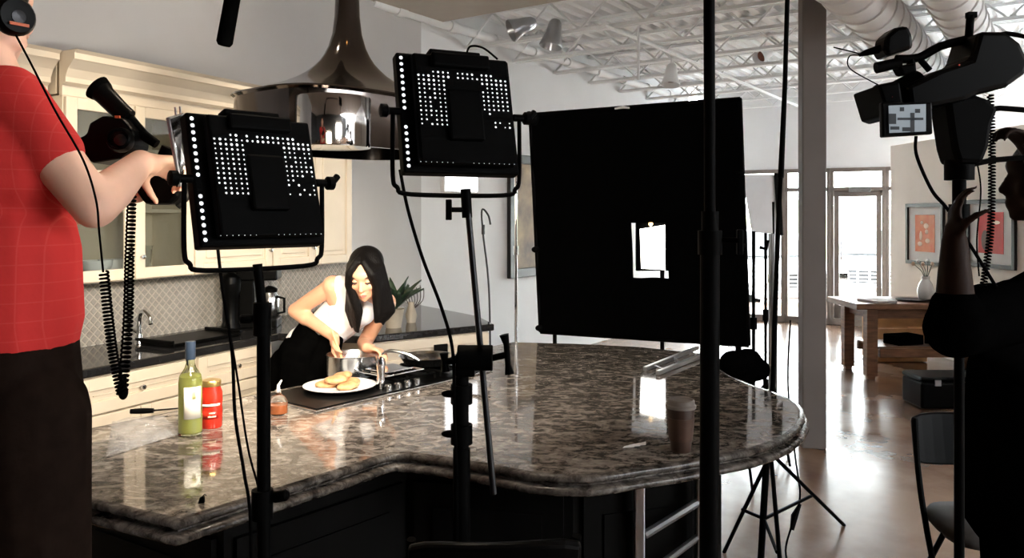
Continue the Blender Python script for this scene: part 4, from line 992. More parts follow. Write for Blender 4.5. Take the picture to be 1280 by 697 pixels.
# slim chrome pole and slim lamp by the white wall
X_ = at(645, 0, 6.2).x
t = thing('chrome_pole', 'slim chrome stand in front of the painting left of the flag', 'light stand', (X_, 6.2, 0))
MB().cyl((X_, 6.2, .1), (X_, 6.2, 1.95), .012, 10).build('pole', 'chrome', t); MB().cyl((X_, 6.2, 1.35), (X_, 6.2, 1.42), .02, 10).build('collar', 'chrome', t)
tripod(t, Vector((X_, 6.2, 0)), 1, [(X_-.25, 6.4, .01), (X_+.25, 6.4, .01), (X_, 5.95, .01)], hub=.4, mat_='silver', r=.01)
Yl = 6.6; X_ = at(604, 0, Yl).x
t = thing('utensil_stand', 'slim grey stand with a hooked top against the white wall', 'stand', (X_, Yl, 0))
MB().tube(smoothpath([(X_+.06, Yl, .03), (X_+.05, Yl, 1.0), (X_, Yl, 1.5), (X_-.01, Yl, 1.70), (X_+.04, Yl, 1.66), (X_+.06, Yl, 1.58)], 6), .008, 8).build('pole', 'cargrey', t)
MB().cyl((X_, Yl, 1.5), (X_, Yl, 1.58), .014, 8).build('collar', 'cargrey', t)
MB().lathe([(.12, 0), (.12, .015), (.02, .03)], (X_+.06, Yl, 0)).build('base', 'cargrey', t)

# ================================================================ RIGHT SIDE: pictures, bench
PMx = xf(PW(9), basis(Vector((.07, -1, 0)).normalized(), PNn*-1, Vector((0, 0, 1))))
PMi = PMx.inverted()
def pY(px): return 5.705/((px-640)/FPX+.07)
def picture(px0, px1, py0, py1, kind, label):
    Y0, Y1 = pY(px0), pY(px1); c = PW((Y0+Y1)/2); xc = (PMi @ c).x; w_ = (PW(Y0)-PW(Y1)).length
    zt2 = CH+(270-py0)/1000*(Y0+Y1)/2; zb2 = CH-(py1-270)/1000*(Y0+Y1)/2; zc2 = (zt2+zb2)/2; h_ = zt2-zb2
    t = thing('framed_print', label, 'picture', PMx @ Vector((xc, 0, zb2)), 0)
    fr = MB(PMx); b = .045
    for x in (xc-w_/2+b/2, xc+w_/2-b/2): fr.box((x, -.02, zc2), (b, .035, h_))
    for z in (zb2+b/2, zt2-b/2): fr.box((xc, -.02, z), (w_-2*b, .035, b))
    fr.build('frame', 'frame', t, bevel=.004)
    MB(PMx).box((xc, -.008, zc2), (w_-2*b, .012, h_-2*b)).build('mat_board', 'mat', t)
    pw, ph = w_*.52, h_*.60
    pr = MB(PMx).box((xc, -.0155, zc2+.01), (pw, .003, ph)).build('print', 'orangepr' if kind == 0 else 'redpr', t)
    if kind == 0:
        for dx, dz, a, b_ in ((.03, .10, .05, .035), (.04, .03, .035, .03), (-.08, -.02, .03, .06), (.06, -.08, .05, .03), (-.06, .14, .03, .02), (-.10, -.12, .05, .03)):
            MB(PMx).ell((xc+dx, -.018, zc2+dz), (a, .002, b_), n=12, m=6).build('figure', 'cream_pr', pr)
    else:
        MB(PMx).ell((xc-.09, -.018, zc2-.07), (.06, .002, .11), n=14, m=6).build('figure', 'darkpr', pr)
        MB(PMx).ell((xc+.09, -.018, zc2+.12), (.06, .002, .02), n=14, m=6).build('figure', 'cream_pr', pr)
picture(1135, 1182, 254, 331, 0, 'framed orange print with a wide white mat, left of two')
picture(1211, 1272, 249, 335, 1, 'framed red print with a wide white mat, right of two')
# bench
tb = on(1088, 473); ty = tb.y; tx0, tx1 = at(1066, 0, ty).x, at(1215, 0, ty).x+.35
zt2 = .77
t = thing('work_bench', 'heavy dark wooden work table in front of the picture wall', 'table', ((tx0+tx1)/2, ty+.3, 0))
MB().box(((tx0+tx1)/2, ty+.28, zt2-.03), (tx1-tx0, .75, .06)).build('table_top', 'wood', t, bevel=.008)
MB().box(((tx0+tx1)/2+.05, ty+.28, zt2-.11), (tx1-tx0-.25, .55, .10)).build('apron', 'wood', t, bevel=.004)
for x in (at(1088, 0, ty).x, tx1-.15):
    for y in (ty, ty+.55):
        MB().box((x, y, .37), (.11, .10, .68)).box((x, y, .03), (.075, .07, .06)).build('leg', 'wood', t, bevel=.006)
MB().box(((tx0+tx1)/2+.05, ty+.02, .26), (tx1-tx0-.45, .05, .09)).build('stretcher', 'wood', t, bevel=.004)
MB().box(((tx0+tx1)/2+.05, ty+.53, .26), (tx1-tx0-.45, .05, .09)).build('stretcher', 'wood', t, bevel=.004)
MB().box(((tx0+tx1)/2+.05, ty+.28, .31), (tx1-tx0-.45, .5, .02)).build('lower_shelf', 'wood', t)
p = Vector((at(1100, 0, ty+.2).x, ty+.2, zt2))
single(MB().lathe([(.10, 0), (.17, .012), (.175, .018), (.10, .008), (.01, .008)], p+Vector((.35, 0, 0))), 'black_platter', 'blackgloss', 'flat black platter on the work table left of the vase', 'platter')
single(MB(Matrix.Translation(p+Vector((-.08, -.1, .012))) @ Matrix.Rotation(.3, 4, 'Z')).box((0, 0, 0), (.24, .3, .024)), 'book', 'mat', 'pale flat book on the left end of the work table', 'book', bevel=.003)
p = Vector((at(1157, 0, ty+.25).x, ty+.25, zt2))
t = thing('flower_vase', 'white round vase with a few thin stems on the work table', 'vase', p)
MB().lathe([(.05, 0), (.07, .03), (.085, .10), (.06, .18), (.035, .22), (.042, .25), (.036, .25), (.03, .2)], p).build('vase_body', 'cerwhite', t)
for k in range(5):
    q = p+Vector((-.12+.05*k, .02, .38+.03*(k % 2))); MB().tube(smoothpath([p+Vector((0, 0, .2)), p+Vector((-.04+.02*k, 0, .3)), q], 4), .004, 5).build('stem', 'leaf', t)
    MB().ell(q, (.018, .018, .022), n=10, m=7).build('flower', 'cerwhite' if k % 2 else 'cream_pr', t)
p = Vector((at(1128, 0, ty+.9).x, ty+1.1, 0))
t = thing('wooden_crate', 'pale orange wooden crate on the floor behind the work table', 'crate', p)  # crate added to stand in for a patch of warm orange glow
for k in range(4): MB().box((p.x, p.y-.2, .07+.13*k), (.55, .02, .11)).build('slat', 'palewood', t, bevel=.003)
for sx_ in (-.27, .27): MB().box((p.x+sx_, p.y, .27), (.02, .40, .52)).build('side', 'palewood', t)
MB().box((p.x, p.y+.2, .27), (.52, .02, .52)).box((p.x, p.y, .015), (.52, .38, .02)).build('back', 'palewood', t)
# items on lower shelf
for i, (dx, w_, h_, lab) in enumerate(((.62, .32, .10, 'flat black tool pouch on the lower shelf of the work table'), (1.02, .28, .16, 'dark grey box on the lower shelf, nearest the cameraman'))):
    q = Vector((tx0+dx, ty+.22, .32)); single(MB(Matrix.Translation(q) @ Matrix.Rotation(.3*(i+1), 4, 'Z')).box((0, 0, h_/2), (w_, .22, h_)).box((0, -.05, h_+.008), (.1, .05, .016)), 'storage_box', 'blackgloss' if i else 'cloth', lab, 'box', bevel=.012)
# cases on floor
def case(px0, px1, py_b, h, dpt, label, m='cloth'):
    a = on(px0, py_b); b = on(px1, py_b); c = (a+b)/2; w_ = (b-a).length
    t = thing('equipment_case', label, 'case', (c.x, c.y+dpt/2, 0))
    MB().box((c.x, c.y+dpt/2, h*.42), (w_, dpt, h*.82)).build('case_body', m, t, bevel=.02)
    MB().box((c.x, c.y+dpt/2, h*.91), (w_*1.01, dpt*1.01, h*.16)).build('case_lid', m, t, bevel=.02)
    MB().tube([(c.x-.08, c.y-.012, h*.6), (c.x-.08, c.y-.04, h*.55), (c.x+.08, c.y-.04, h*.55), (c.x+.08, c.y-.012, h*.6)], .008, 6).build('handle', 'black', t)
    for sx_ in (-w_*.32, w_*.32): MB().box((c.x+sx_, c.y-.008, h*.82), (.05, .015, .05)).build('latch', 'silver', t)
    return t
case(1152, 1262, 512, .28, .35, 'black equipment case on the floor in front of the work table', 'blackgloss')
case(905, 990, 655, .16, .3, 'low dark gear box on the floor under the round end of the island', 'cloth') if False else None

# folding chairs
def chair(loc, rot, label, seatm='greyseat', h=.82):
    t = thing('folding_chair', label, 'chair', loc, rot); X = W[t.name]
    k = h/.82
    for sx_ in (-.22, .22):
        MB(X).tube(smoothpath([(sx_, .28, .01), (sx_, .02, .38*k), (sx_*.98, -.10, .60*k), (sx_*.95, -.16, .80*k)], 6), .012, 8).build('leg', 'black', t)
        MB(X).tube([(sx_*.9, -.26, .01), (sx_*.9, .12, .44*k)], .011, 8).build('leg', 'black', t)
    MB(X).tube([(-.2, .24, .06), (.2, .24, .06)], .008, 6).tube([(-.19, -.22, .08), (.19, -.22, .08)], .008, 6).build('cross_bar', 'black', t)
    s = MB(X); n = 28
    ringp = lambda a, b, z: [(a*math.copysign(abs(math.cos(2*PI*i/n))**.55, math.cos(2*PI*i/n)), .06+b*math.copysign(abs(math.sin(2*PI*i/n))**.55, math.sin(2*PI*i/n)), z) for i in range(n)]
    R_ = [ringp(.18, .18, .425*k), ringp(.205, .205, .43*k), ringp(.215, .21, .45*k), ringp(.20, .195, .475*k), ringp(.12, .12, .485*k), ringp(.01, .01, .487*k)]
    s.add([v for r_ in R_ for v in r_], [(i*n+q, i*n+(q+1) % n, (i+1)*n+(q+1) % n, (i+1)*n+q) for i in range(5) for q in range(n)]+[tuple(range(n))], True); s.build('seat', seatm, t, sharp=80)
    bk = MB(X); nn = 10; vs = []
    for i in range(nn+1):
        u = i/nn*2-1; x = .215*u; y = -.165-.035*(1-u*u)
        e = .018*abs(u)**6
        for (dy, z) in ((-.014, .62*k+e), (-.014, .81*k-e), (.014, .82*k-e), (.014, .61*k+e)): vs.append((x, y+dy+(z-.7)*-.25, z))
    bk.add(vs, [(i*4+j, i*4+(j+1) % 4, (i+1)*4+(j+1) % 4, (i+1)*4+j) for i in range(nn) for j in range(4)]+[(0, 1, 2, 3), (nn*4, nn*4+1, nn*4+2, nn*4+3)], False)
    bk.build('backrest', 'blackgloss', t, bevel=.01)
    return t
cb_ = at(1211, 0, 3.32)
chair((cb_.x, 3.50, 0), math.radians(160), 'black folding chair with a grey padded seat behind the cameraman', h=.83) if False else chair((1.86, 3.14, 0), math.radians(172), 'black folding chair with a grey padded seat behind the cameraman', h=.83)
chair((at(615, 0, 2.1).x, 2.28-.1, 0), math.radians(3), 'black folding chair tucked under the middle of the island', 'blackgloss', h=.86)
# silver support frame under the right end
YS = 2.62
t = thing('support_frame', 'silver metal support frame standing under the round island end', 'frame', (at(838, 0, YS).x, YS, 0))
for px_, dy in ((799, 0), (877, .05)):
    X_ = at(px_, 0, YS+dy).x; MB().box((X_, YS+dy, .41), (.034, .03, .82)).build('post', 'silver', t, bevel=.004)
MB().tube([at(806, 668, YS), at(876, 625, YS+.05)], .014, 8).build('diagonal_bar', 'silver', t)
MB().tube([at(806, 720, YS), at(876, 668, YS+.05)], .012, 8).build('diagonal_bar', 'silver', t)

# ================================================================ SHOULDER CAMERA (right)
YC = 2.0
def ex(poly, Y, th, name, m, parent, bevel=.006):
    return MB().slab([at(a, b, Y)-Vector((0, th/2, 0)) for a, b in poly], (0, th, 0)).build(name, m, parent, bevel=bevel)
cbp = at(1205, 160, YC)
t = thing('video_camera', 'black professional video camera raised on a support at the right', 'camera', cbp)
ex([(1118, 112), (1160, 92), (1196, 80), (1206, 46), (1238, 46), (1256, 60), (1267, 84), (1262, 98), (1240, 114), (1205, 122), (1190, 130), (1150, 138), (1122, 140)], YC, .13, 'camera_body', 'blackgloss', t, .012)
ex([(1081, 112), (1107, 108), (1112, 140), (1104, 152), (1092, 148)], YC, .15, 'lens_hood', 'black', t)
MB().tube([at(1100, 128, YC), at(1122, 122, YC), at(1150, 112, YC)], [.045, .042, .05], 20).build('lens', 'black', t)
MB().tube(smoothpath([at(1120, 74, YC), at(1148, 72, YC), at(1175, 58, YC), at(1206, 50, YC)], 5), .011, 10).build('handle', 'black', t)
MB().tube([at(1148, 72, YC), at(1162, 88, YC)], .008, 8).tube([at(1138, 72, YC), at(1140, 96, YC)], .011, 8).build('handle_strut', 'black', t)
ex([(1100, 48), (1112, 38), (1127, 35), (1133, 48), (1134, 64), (1118, 68), (1102, 74), (1098, 66)], YC, .07, 'viewfinder', 'blackgloss', t, .01)
MB().tube([at(1104, 60, YC), at(1082, 66, YC), at(1074, 69, YC)], [.012, .008, .004], 10).build('viewfinder_eyecup', 'black', t)
MB().tube([at(1095, 85, YC-.03), at(1125, 78, YC-.03)], [.014, .013], 14).build('microphone', 'black', t)
ex([(1118, 84), (1140, 80), (1142, 92), (1124, 95)], YC-.02, .04, 'accessory_block', 'black', t)
MB().tube([at(1211, 46, YC), at(1213, 20, YC)], [.010, .010], 8).box(at(1214, 19, YC), (.022, .016, .014)).build('top_knob', 'black', t)
MB().tube(smoothpath([at(1236, 50, YC), at(1258, 42, YC), at(1290, 48, YC)], 5), .006, 8).build('cable_arm', 'rubber', t)
ex([(1100, 128), (1163, 128), (1164, 168), (1101, 172)], YC-.10, .018, 'monitor', 'blackgloss', t, .004)
sc_ = ex([(1111, 132), (1157, 130), (1157, 164), (1112, 166)], YC-.111, .003, 'monitor_screen', 'screen', t, 0)
for k, (a, b, c, d) in enumerate(((1111, 142, 1120, 155), (1122, 147, 1154, 150), (1138, 141, 1143, 165), (1144, 136, 1150, 141), (1113, 158, 1124, 162), (1128, 159, 1138, 164), (1125, 134, 1130, 139))):
    ex([(a, b), (c, b), (c, d), (a, d)], YC-.114, .002, 'picture_area', 'screendk', sc_, 0)
for a, b in ((1115, 121), (1199, 81)): MB().ell(at(a, b, YC-.073), .0022, n=8, m=6).build('tally_light', 'redled', t)
MB().ell(at(1272, 74, YC), (.018, .018, .018), n=12, m=8).cyl(at(1258, 78, YC), at(1272, 74, YC), .006, 8).build('rear_knob', 'black', t)
cord([at(1107, 110, YC), at(1090, 102, YC), at(1062, 85, YC), at(1062, 70, YC), at(1076, 68, YC), at(1042, 59, YC)], 'camera_cable', 'thin looping wire in front of the raised video camera', .0016)
# support head and pole
t = thing('camera_support', 'black fluid head and post under the raised video camera', 'tripod', (at(1203, 0, YC).x, YC, 0))
ex([(1172, 128), (1205, 120), (1222, 126), (1236, 138), (1228, 158), (1224, 186), (1216, 206), (1186, 206), (1180, 186), (1176, 160)], YC, .09, 'fluid_head', 'black', t, .012)
px0 = at(1199, 0, YC).x
MB().cyl((px0, YC, 1.74), (px0, YC, 1.79), .034, 14).cyl((px0, YC, 1.55), (px0, YC, 1.75), .016, 14).cyl((px0, YC, .15), (px0, YC, 1.56), .012, 14).build('post', 'black', t)
MB().cyl((px0, YC, 1.64), (px0, YC, 1.68), .024, 14).build('collar', 'black', t)
MB().tube([at(1225, 138, YC), at(1250, 135, YC), at(1290, 138, YC)], .007, 8).build('pan_bar', 'black', t)
MB().tube([at(1212, 206, YC), at(1240, 200, YC), at(1290, 196, YC)], .007, 8).build('pan_bar', 'black', t)
tripod(t, Vector((px0, YC, 0)), 1, [(px0-.02, YC-.35, .01), (px0+.4, YC+.1, .01), (px0+.1, YC+.4, .01)], hub=.45)
cord([at(1145, 170, 1.89), at(1146, 195, 1.9), at(1165, 238, 1.93), at(1185, 262, 1.95), at(1212, 305, 1.98), at(1245, 358, 2.0)], 'monitor_cable', 'black cable sagging from the monitor past the raised hand', .0042)
o = coil([at(1238, 118, 2.04), at(1240, 200, 2.04), at(1238, 290, 2.04), at(1229, 358, 2.04)], .0075, .0022, 60, 8, 5)
single(o, 'coiled_cable', 'rubber', 'thin coiled black cord hanging from the raised video camera', 'cable')
cord([at(1222, 206, 2.04), at(1226, 240, 2.06), at(1221, 300, 2.06), at(1224, 345, 2.06)], 'thin_cable', 'thin dark wire hanging left of the coiled cord at the right', .002)

# ================================================================ PEOPLE
def hand(mb, wrist, fwd, palm, curl=.5, side=1, s=1.0, thumb_curl=.4):
    f = Vector(fwd).normalized(); n = Vector(palm); n = (n-f*n.dot(f)).normalized(); x = n.cross(f)*side
    wrist = Vector(wrist)
    mb.cap(wrist, wrist+f*.03*s, .024*s, .026*s, 10)
    for i, (off, L, r) in enumerate(((-.030, .068, .0085), (-.010, .076, .009), (.010, .070, .0085), (.028, .055, .0075))):
        k = wrist+f*(.082-.004*abs(i-1.2))*s-x*off*s
        mb.cap(wrist+f*.025*s-x*off*.55*s, k, .014*s, .0115*s, 10)
        d = f; p = k; seg = (.46, .31, .25)
        for q in range(3):
            a = curl*(.7+.35*q+.08*i); d = (Matrix.Rotation(-a, 3, n.cross(f)) @ d)
            d = d.normalized(); e = p+d*L*seg[q]*1.1*s; mb.cap(p, e, r*s*(1-.1*q), r*s*(.92-.1*q), 8); p = e
    b = wrist+f*.03*s+x*.025*s; d = (f*.6+x*.75+n*.35).normalized(); m1 = b+d*.042*s
    d2 = (d+f*.5+n*thumb_curl).normalized(); m2 = m1+d2*.032*s; m3 = m2+(d2+n*thumb_curl-x*.3).normalized()*.026*s
    mb.cap(wrist+f*.015*s+x*.01*s, m1, .016*s, .012*s, 10); mb.cap(m1, m2, .0115*s, .010*s, 8); mb.cap(m2, m3, .010*s, .008*s, 8)
def head(mb, c, fdir, up, s=1.0):
    f = Vector(fdir).normalized(); u = Vector(up); u = (u-f*u.dot(f)).normalized(); r = f.cross(u)
    R = basis(r, f, u); L = lambda x, y, z: Vector(c)+R @ Vector((x*s, y*s, z*s))
    E = lambda p, rad: mb.ell(L(*p), tuple(k*s for k in rad), R, 20, 14)
    E((0, -.012, .028), (.074, .092, .083)); E((0, .018, -.02), (.063, .070, .078)); E((0, .042, -.072), (.038, .040, .036)); E((0, .062, -.092), (.020, .018, .017))
    E((0, .062, .038), (.050, .030, .032))                       # brow
    for sx in (-1, 1):
        E((sx*.036, .060, -.022), (.022, .022, .022)); E((sx*.074, -.004, -.008), (.009, .017, .030)); E((sx*.047, .03, -.062), (.018, .035, .022))
    mb.cap(L(0, .083, .012), L(0, .100, -.028), .0075*s, .011*s, 10); E((.010, .092, -.032), (.008, .009, .007)); E((-.010, .092, -.032), (.008, .009, .007))
    E((0, .080, -.060), (.020, .012, .012)); E((0, .078, -.071), (.016, .011, .008))
    return L, R, E
# ---- woman
t = thing('person', 'woman with long black hair and white sleeveless top leaning over the saucepan', 'person', (-1.0, 3.92, 0))
hipc = Vector((-1.0, 3.90, .96)); wa = Vector((-.91, 3.88, 1.09)); ch_ = Vector((-.78, 3.83, 1.205))
shR = at(416, 357, 3.74); shL = Vector((-.605, 3.84, 1.235)); elR = at(369, 388, 3.86); wrR = at(418, 421, 3.69)
elL = Vector((-.72, 3.90, 1.03)); wrL = at(458, 434, 3.64)
hcn = at(457, 344, 3.62)
fd = Vector((-.10, -.87, -.42)); upv = Vector((-.05, -.42, .9)); nk = (shR+shL)/2+Vector((0, -.01, .02))
B = MB()
L, R, E = head(B, hcn, fd, upv, .93)
B.cap(nk, hcn+Vector((0, .05, -.05)), .048, .045)
B.chain([shR, elR, wrR], [.043, .036, .024]); B.chain([elR, elR.lerp(wrR, .3)], [.036, .038])
B.chain([shL, elL, wrL], [.043, .036, .024])
B.cap(shR, nk, .045, .05); B.cap(shL, nk, .045, .05); B.cap(shR, ch_, .05, .09); B.cap(shL, ch_, .05, .09); B.chain([ch_, wa, hipc], [.10, .09, .12])
ps = Matrix.Rotation(0, 3, 'Z')
for sx, fx in ((-.085, -1.08), (.085, -.92)):
    h_ = hipc+Vector((sx, .02, -.05)); kn = Vector((fx, 3.86, .50)); an = Vector((fx, 3.95, .09))
    B.chain([h_, kn, an], [.085, .055, .038]); B.cap(an+Vector((0, 0, -.05)), an+Vector((0, -.14, -.06)), .035, .026)
hand(B, wrR, Vector((.10, -.20, -.75)), Vector((.9, -.1, .1)), .55, -1, .92, .6)
hand(B, wrL, Vector((.9, -.35, -.12)), Vector((-.1, -.2, -.95)), .55, -1, .85, .5)
body = B.build('body', 'skin', t, remesh=.0055, smooth_it=5)
# face details
for sx in (-1, 1):
    MB().tube([L(sx*.018, .0835, .028), L(sx*.033, .083, .034), L(sx*.050, .073, .029)], [.003, .004, .002], 6).build('eyebrow', 'brow', t)
    MB().tube([L(sx*.019, .0815, .004), L(sx*.032, .0845, .001), L(sx*.046, .077, .004)], [.0022, .0036, .0022], 6).build('eyelashes', 'brow', t)
    MB().ell(L(sx*.032, .072, .010), (.013, .010, .008), R, 12, 8).build('eyelid', 'skin', t)
MB().tube([L(-.020, .082, -.063), L(-.008, .0905, -.060), L(0, .092, -.0615), L(.008, .0905, -.060), L(.020, .082, -.063)], [.001, .0034, .003, .0034, .001], 8).build('upper_lip', 'lips', t)
MB().tube([L(-.018, .082, -.065), L(0, .090, -.070), L(.018, .082, -.065)], [.001, .0045, .001], 8).build('lower_lip', 'lips', t)
# hair: cap plus long falls each side
hr = MB(); D = Vector((0, 0, -1))
hr.ell(L(0, -.038, .050), (.080, .088, .076), R, 22, 14)
hr.ell(L(0, -.055, -.01), (.080, .06, .09), R, 18, 12)
for sx in (-1, 1):
    a = L(sx*.020, .050, .098); 
    for k in range(7):
        u = k/6; st = L(sx*(.044+.022*u), .070-.09*u, .052-.0*u); mid = L(sx*(.066+.012*u), .058-.08*u, -.02)
        end = Vector((hcn.x+(sx*-1)*0, 0, 0))
        wx = (R @ Vector((sx, 0, 0))).x; ww = 1 if wx > 0 else -1
        reach = .040+.048*u
        low = Vector((hcn.x+ww*(reach+.018 if ww > 0 else reach-.006), hcn.y+.0+.05*u, 1.22)); tip = Vector((hcn.x+ww*(reach+.0 if ww > 0 else reach*.9), hcn.y+.01+.05*u, 1.09+.035*random.random()+(.05 if ww > 0 else .03)))
        hr.chain([a.lerp(L(0, -.02, .115), u*.8), st.lerp(mid, .1)+R @ Vector((sx*.006, 0, 0)), mid, low, tip], [.016, .021, .023, .024, .006], 10)
hr.build('hair', 'hair', t, remesh=.006, smooth_it=2)
sh_ = MB()
sh_.cap(shR+Vector((.035, 0, .0)), ch_, .050, .105); sh_.cap(shL+Vector((-.03, 0, 0)), ch_, .050, .105); sh_.chain([ch_, wa, hipc+Vector((0, 0, .05))], [.112, .10, .115]); sh_.cap(shR+Vector((.04, .0, .0)), shL+Vector((-.04, 0, 0)), .045, .045)
sh_.ell(ch_+Vector((-.03, -.05, -.01)), .065).ell(ch_+Vector((.07, -.05, -.01)), .065)
sh_.build('white_top', 'whitecloth', t, remesh=.007, smooth_it=4)
sk = MB(); sk.chain([wa+Vector((-.03, 0, -.01)), hipc, hipc+Vector((-.01, -.01, -.2))], [.108, .145, .15]); sk.cap(wa+Vector((.05, -.07, -.02)), hipc+Vector((.06, -.08, -.1)), .06, .09)
for sx, fx in ((-.085, -1.08), (.085, -.92)):
    h_ = hipc+Vector((sx, .02, -.05)); sk.chain([h_, Vector((fx, 3.86, .50)), Vector((fx, 3.95, .12))], [.11, .085, .07])
sk.build('black_trousers', 'cloth', t, remesh=.009, smooth_it=4)
for fx in (-1.08, -.92): MB().ell((fx, 3.88, .045), (.048, .13, .045), n=16, m=8).build('shoe', 'blackgloss', t)
# spoon held in her right hand
a = wrR+Vector((.0, -.05, .04)); b = pn+Vector((-.04, .0, .03))
t = thing('wooden_spoon', 'pale wooden spoon in her right hand stirring the pan', 'spoon', b)
MB().tube([a, a.lerp(b, .5), b], [.006, .006, .007], 8).build('handle', 'palewood', t); MB().ell(b, (.022, .014, .03)).build('bowl', 'palewood', t)

# ---- man in red
t = thing('person', 'man in a red checked shirt and headphones holding a camera at the left edge', 'person', (-1.13, 1.74, .36))
Cc = Vector((-1.13, 1.75, 0)); mf = Vector((.55, .83, 0)).normalized(); mr = Vector((.83, -.55, 0)).normalized()
sR = at(12, 124, 1.67); sL = Cc-mr*.17+Vector((0, 0, 1.90))
eR = at(118, 258, 1.66); wR = at(176, 203, 1.88)
eL = at(80, 262, 1.98); wL = at(158, 243, 2.05)
hc2 = at(-18, 10, 1.76)
B = MB(); L2, R2, E2 = head(B, hc2, Vector((.25, .95, -.1)), (0, 0, 1), 1.05)
B.cap(Cc+Vector((0, 0, 1.93)), hc2+Vector((-.02, -.02, -.05)), .062, .058)
B.chain([sR, eR], [.060, .046]); B.chain([eR, eR.lerp(wR, .35), wR], [.046, .046, .031])
B.chain([sL, eL], [.060, .046]); B.chain([eL, eL.lerp(wL, .35), wL], [.046, .046, .031])
hip = Cc+Vector((0, 0, 1.27)); chs = Cc+Vector((0, 0, 1.76))
B.cap(sR, sL, .065, .065); B.cap(chs+mr*.07, chs-mr*.07, .125, .125); B.chain([chs, Cc+Vector((0, 0, 1.5)), hip], [.13, .12, .13])
feetM = []
for sgn in (1, -1):
    h_ = hip+mr*.09*sgn+Vector((0, 0, -.04)); kn = Cc+mr*.11*sgn+Vector((0, 0, .83))+mf*.02; an = Cc+mr*.12*sgn+Vector((0, 0, .45))-mf*.03
    B.chain([h_, kn, an], [.09, .06, .042]); B.cap(an-Vector((0, 0, .04)), an+mf*.15-Vector((0, 0, .05)), .035, .028); feetM.append((h_, kn, an))
hand(B, wR, Vector((.20, .55, -.02)), Vector((.45, -.1, -.85)), .75, -1, 1.05, .6)
hand(B, wL, Vector((.95, -.1, .05)), Vector((0, .1, .95)), .35, 1, .95, .5)
B.build('body', 'skin2', t, remesh=.0065, smooth_it=5)
hr = MB(); hr.ell(L2(0, -.02, .04), (.088, .105, .090), R2); hr.ell(L2(0, -.06, -.02), (.075, .06, .07), R2); hr.build('hair', 'hair', t, remesh=.008, smooth_it=2)
MB().tube(smoothpath([L2(.084, 0, -.0), L2(.088, -.01, .06), L2(.05, -.01, .125), L2(0, -.01, .14), L2(-.05, -.01, .125), L2(-.09, -.01, .05)], 6), .010, 8).build('headband', 'blackgloss', t)
hp = MB(); c_ = at(21, 20, 1.66); ax = (mr+Vector((0, 0, -.05))).normalized()
hp2 = MB().lathe([(.030, 0), (.040, .008), (.041, .025), (.034, .036), (.004, .038)], c_-ax*.03, ax, 22).build('ear_cup', 'blackgloss', t)
MB().lathe([(.013, .037), (.014, .040), (.003, .042)], c_-ax*.03+Vector((0, 0, -.002)), ax, 18).build('ear_cup_badge', 'gunmetal', hp2)
MB().box(c_+ax*.01+Vector((0, 0, -.018)), (.038, .004, .006), basis(mf*-1, mr, Vector((0, 0, 1)))).build('red_stripe', 'orangetape', hp2)
s_ = MB()
s_.cap(sR, sL, .070, .070); s_.cap(chs+mr*.07, chs-mr*.07, .142, .142); s_.chain([chs, Cc+Vector((0, 0, 1.55)), Cc+mf*.015+Vector((0, 0, 1.44))], [.15, .15, .155])
s_.cap(Cc+mr*.05+Vector((0, 0, 1.58)), Cc+mr*.05+Vector((0, 0, 1.425)), .145, .15); s_.cap(Cc-mr*.07+Vector((0, 0, 1.58)), Cc-mr*.07+Vector((0, 0, 1.425)), .145, .15)
for q_, e_ in ((sR, eR), (sL, eL)): m_ = q_.lerp(e_, .50); s_.cap(q_, m_, .072, .064)
so = s_.build('red_shirt', 'red', t, remesh=.008, smooth_it=5)
tr = MB(); tr.cap(hip+Vector((0, 0, .12))+mr*.05, hip-Vector((0, 0, .02))+mr*.04, .14, .155); tr.cap(hip+Vector((0, 0, .12))-mr*.05, hip-Vector((0, 0, .02))-mr*.04, .14, .155)
for sgn, (h_, kn, an) in zip((1, -1), feetM): tr.chain([h_+mr*.015*sgn+Vector((.015, 0, 0)), kn+Vector((.02, 0, 0)), an-Vector((0, 0, .03))], [.125, .10, .075])
tr.build('brown_trousers', 'denim', t, remesh=.009, smooth_it=5)
for h_, kn, an in feetM: MB().ell(an+mf*.06-Vector((0, 0, .045)), (.05, .135, .045), basis(mr, mf, Vector((0, 0, 1)))).build('shoe', 'rubber', t)
bxp = thing('apple_box', 'plain wooden riser box under the man in the red shirt', 'box', (Cc.x, Cc.y, 0))
XB = Matrix.Translation((Cc.x, Cc.y, 0)) @ Matrix.Rotation(math.atan2(mf.y, mf.x), 4, 'Z')
MB(XB).box((.03, 0, .178), (.44, .44, .355)).build('box_shell', 'darkwood', bxp, bevel=.01)
MB(XB).box((.03, -.256, .2), (.12, .01, .03)).build('hand_slot', 'black', bxp)
# handheld camera
YH = 2.03
t = thing('handheld_camera', 'black handheld camera with an angled viewfinder held by the man in red', 'camera', at(165, 210, YH))
ex([(102, 178), (120, 170), (124, 156), (140, 147), (165, 150), (178, 165), (176, 186), (160, 200), (128, 205), (112, 198), (110, 190), (101, 186)], YH, .10, 'camera_body', 'blackgloss', t, .012)
vf = MB(); vf.tube([at(126, 113, YH), at(131, 119, YH), at(150, 138, YH), at(161, 147, YH)], [.030, .026, .024, .022], 18); vf.build('viewfinder', 'blackgloss', t)
MB().tube([at(121, 109, YH), at(127, 114, YH)], [.034, .030], 18).build('eyecup', 'rubber', t)
MB().tube([at(162, 150, YH), at(178, 168, YH), at(196, 180, YH)], [.016, .014, .012], 10).build('top_handle', 'black', t)
MB().lathe([(.030, 0), (.032, .01), (.028, .03), (.024, .032), (.022, .02)], at(152, 176, YH-.05), (.2, -1, .1), 20).build('side_dial', 'blackgloss', t)
MB().lathe([(.018, .0), (.014, .012), (.003, .014)], at(152, 176, YH-.07), (.2, -1, .1), 16).build('dial_cap', 'gunmetal', t)
MB().box(at(147, 146, YH-.05), (.012, .006, .006)).build('red_button', 'orangetape', t)
